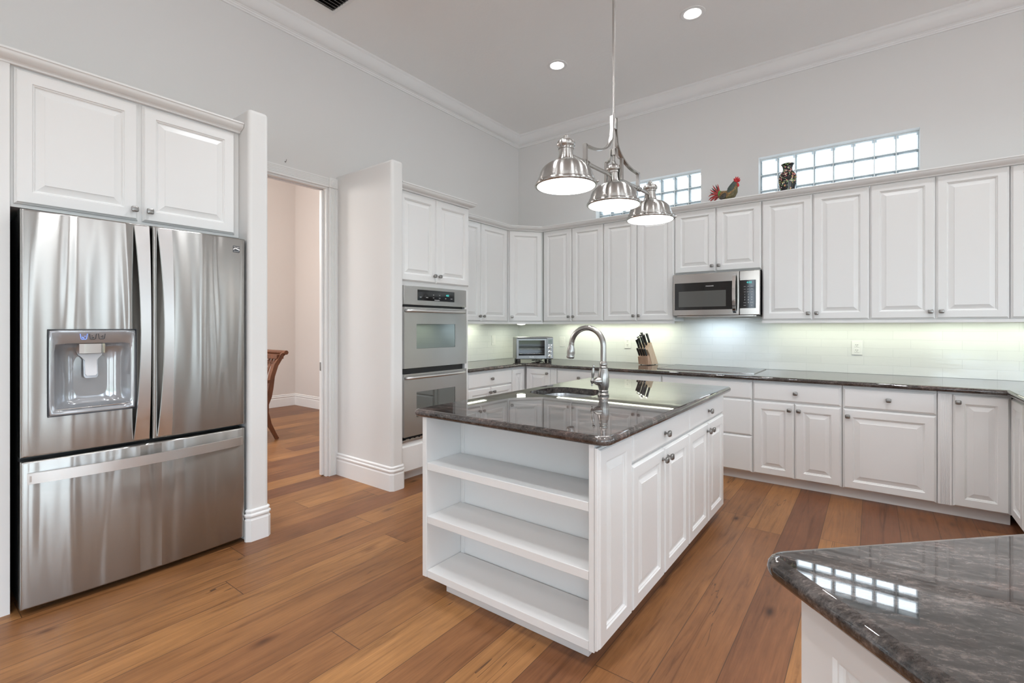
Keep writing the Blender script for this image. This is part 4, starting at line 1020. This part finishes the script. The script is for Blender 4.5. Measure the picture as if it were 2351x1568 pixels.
tag(finish(bm, 'vase', M['vase'], loc=(-.588, 4.735, ZT+.0005), smooth=60), 'black porcelain vase painted with flowers, on top of the wall cabinets', 'vase')

rs = thing('rooster_figurine', 'painted rooster figurine with red comb standing on the wall cabinets', 'figurine', (-1.090, 4.73, ZT+.0005), 0)
def skin_blob(name, pts, m, parent, sub=2):
    """rounded body swept through (x, y, z, r_y, r_z) sections"""
    bm = new(); rings = []; n = len(pts); vs = [Vector(p[:3]) for p in pts]
    for i, p in enumerate(pts):
        d = (vs[min(i+1, n-1)]-vs[max(i-1, 0)]).normalized(); s = Vector((0, 1, 0)); u = s.cross(d)
        rings.append([bm.verts.new(vs[i] + s*(p[3]*math.cos(2*PI*k/20)) + u*(p[4]*math.sin(2*PI*k/20))) for k in range(20)])
    for a, b in zip(rings, rings[1:]):
        for k in range(20): bm.faces.new((a[k], a[(k+1) % 20], b[(k+1) % 20], b[k]))
    bm.faces.new(rings[0]); bm.faces.new(rings[-1])
    return finish(bm, name, m, parent, smooth=60)
def feather_mat(name, c0, c1, sc):
    m = mat(name, c0, .45); t = NT(m); v, *_ = t.coords(); vo = t.n('TexVoronoi'); vo.inputs['Scale'].default_value = sc; t.l(v, vo.inputs['Vector'])
    t.l(t.ramp(vo.outputs['Distance'], [(.15, c0), (.6, c1)]), t.b.inputs['Base Color']); t.bump(vo.outputs['Distance'], .5, .004); return m
M['r_gold'] = feather_mat('rooster_gold_feathers', (.42, .24, .07), (.16, .09, .03), 85)
M['r_olive'] = feather_mat('rooster_olive_breast', (.20, .16, .06), (.09, .075, .03), 85)
M['r_neck'] = feather_mat('rooster_dark_neck', (.030, .055, .050), (.06, .075, .06), 50)
M['r_red'] = mat('rooster_red', (.50, .012, .02), .25); M['r_green'] = mat('rooster_green', (.08, .26, .06), .45)
M['r_dark'] = feather_mat('rooster_wing', (.02, .02, .018), (.05, .04, .03), 60); M['r_tail'] = mat('rooster_tail_red', (.36, .03, .028), .35); M['r_taild'] = mat('rooster_tail_dark', (.045, .025, .02), .4)
skin_blob('body', [(-.055, 0, .130, .010, .012), (-.045, 0, .128, .030, .034), (-.015, 0, .112, .042, .046), (.020, 0, .108, .045, .048), (.050, 0, .125, .040, .043), (.070, 0, .150, .030, .034), (.082, 0, .180, .022, .026), (.088, 0, .205, .016, .019)], M['r_gold'], rs)
skin_blob('breast', [(-.030, 0, .075, .016, .012), (-.005, 0, .082, .036, .026), (.030, 0, .088, .041, .030), (.060, 0, .112, .038, .034), (.082, 0, .140, .030, .027), (.092, 0, .165, .018, .014)], M['r_olive'], rs)
skin_blob('neck_feathers', [(.030, 0, .128, .044, .020), (.050, 0, .155, .041, .036), (.066, 0, .185, .031, .032), (.078, 0, .210, .022, .024), (.086, 0, .228, .014, .016)], M['r_neck'], rs)
bm = new()
bmesh.ops.create_uvsphere(bm, u_segments=18, v_segments=12, radius=.019, matrix=Matrix.Translation((.090, 0, .228)))
for i, (x, z, l) in enumerate(((.080, .240, .020), (.089, .246, .026), (.099, .246, .025), (.108, .240, .022), (.112, .230, .018))):
    a = -.35+.38*i
    tube(bm, [(x, 0, z-.010), (x+math.sin(a)*l*.6, 0, z+math.cos(a)*l*.6), (x+math.sin(a)*l, 0, z+math.cos(a)*l)], [.008, .006, .001], 8)
for x, z in ((.103, .198), (.107, .188)): bmesh.ops.create_uvsphere(bm, u_segments=14, v_segments=10, radius=.012, matrix=Matrix.Translation((x, 0, z)) @ Matrix.Diagonal((1, .8, 1.25, 1)))
hd = finish(bm, 'head', M['r_red'], rs, smooth=60)
bm = new(); lathe(bm, [(.006, 0), (.004, .008), (.0005, .014)], 10, Matrix.Translation((.108, 0, .222)) @ Matrix.Rotation(PI/2+.25, 4, 'Y')); finish(bm, 'beak', M['r_gold'], hd)
for s in (-1, 1):
    bm = new(); bmesh.ops.create_uvsphere(bm, u_segments=18, v_segments=12, radius=1, matrix=Matrix.Translation((-.010, s*.040, .098)) @ Matrix.Rotation(-.75, 4, 'Y') @ Matrix.Diagonal((.036, .010, .024, 1))); finish(bm, 'wing', M['r_dark'], rs, smooth=60)
bm = new(); lathe(bm, [(.020, 0), (.034, .010), (.036, .022), (.030, .030)], 16, Matrix.Translation((-.062, 0, .122)) @ Matrix.Rotation(PI/2-.2, 4, 'Y') @ Matrix.Diagonal((1.15, .8, 1, 1))); finish(bm, 'tail_collar', M['r_green'], rs, smooth=60)
for i, (a, l) in enumerate(((1.78, .098), (1.98, .108), (2.18, .112), (2.38, .108), (2.58, .104), (2.80, .100), (3.02, .104), (3.30, .108), (3.62, .110), (3.86, .106))):
    bm = new(); c = Vector((-.045, (-.010, .010)[i % 2], .126)); dd_ = Vector((math.cos(a), 0, math.sin(a))); bend = Vector((0, 0, -.016 if a > 2.9 else .006))
    tube(bm, [c+dd_*.016, c+dd_*(l*.45)+bend*-.4, c+dd_*(l*.8), c+dd_*l+bend], 0, rect=[(.008, .006), (.012, .0145), (.010, .0105), (.002, .002)], up=Vector((0, 1, 0)).cross(dd_))
    finish(bm, 'tail_feather', M['r_tail' if i % 2 == 0 or i > 6 else 'r_taild'], rs, smooth=50)
bm = new()
for s in (-1, 1): tube(bm, [(.012, s*.016, .075), (.014, s*.016, .012)], [.010, .006], 10)
lathe(bm, [(.045, 0), (.047, .006), (.040, .014), (.010, .016)], 24, Matrix.Translation((.014, 0, 0))); finish(bm, 'stand', M['r_olive'], rs, smooth=50)

# ------------------------------------------------------------------ dining chair beyond the doorway (faces -y)
ch = thing('dining_chair', 'carved dark wood dining armchair seen through the doorway', 'chair', (-5.52, 2.42, 0), 0)
def stile_path(x): return [(x, .26, 0), (x, .235, .05), (x, .175, .17), (x, .135, .30), (x, .130, .40), (x, .165, .48), (x, .185, .56), (x, .205, .70), (x, .245, .82), (x, .315, .93), (x, .355, .955)]
for s in (-1, 1):
    bm = new(); tube(bm, stile_path(s*.235), 0, rect=[(.030, .034), (.028, .034), (.030, .042), (.032, .056), (.034, .066), (.034, .060), (.032, .052), (.032, .048), (.032, .046), (.032, .042), (.030, .030)], up=Vector((0, 1, 0)))
    finish(bm, 'back_leg', M['mahogany'], ch, smooth=50)
    bm = new(); tube(bm, [(s*.235, -.24, 0), (s*.235, -.225, .06), (s*.235, -.195, .20), (s*.235, -.20, .40)], 0, rect=[(.028, .030), (.028, .034), (.032, .042), (.038, .050)], up=Vector((0, 1, 0))); finish(bm, 'front_leg', M['mahogany'], ch, smooth=50)
    bm = new(); tube(bm, [(s*.238, .205, .655), (s*.250, .12, .640), (s*.262, 0, .615), (s*.262, -.10, .590), (s*.255, -.17, .560), (s*.250, -.185, .52), (s*.242, -.15, .43)], 0, rect=(.030, .032), up=Vector((0, 0, 1))); finish(bm, 'arm', M['mahogany'], ch, smooth=50)
bm = new(); box(bm, -.245, .245, -.215, .16, .385, .435, .008); finish(bm, 'seat_frame', M['mahogany'], ch)
bm = new(); box(bm, -.215, .215, -.205, .12, .4355, .475, .018, 3); finish(bm, 'cushion', M['cushion'], ch)
bm = new(); tube(bm, [(-.275, .345, .955), (.275, .345, .955)], .024, 18)
box(bm, -.235, .235, .255, .335, .885, .935, .004, mtx=None); box(bm, -.225, .225, .150, .175, .50, .535)
for k in range(5): box(bm, -.22+k*.09, -.14+k*.09, .238, .252, .845, .852)
finish(bm, 'crest_rail', M['mahogany'], ch, smooth=40)
for i in range(6):
    x = -.170+.068*i
    bm = new(); tube(bm, [(x, .165, .52), (x, .186, .60), (x, .205, .70), (x, .240, .81), (x, .285, .90)], 0, rect=[(.026, .012), (.022, .012), (.026, .012), (.034, .012), (.030, .012)], up=Vector((0, 1, 0))); finish(bm, 'back_slat', M['mahogany'], ch, smooth=50)
    if i < 5:
        bm = new(); tube(bm, [(x+.004, .228, .78), (x+.064, .262, .87)], 0, rect=(.008, .008)); tube(bm, [(x+.064, .228, .78), (x+.004, .262, .87)], 0, rect=(.008, .008)); finish(bm, 'lattice', M['mahogany'], ch, smooth=0)
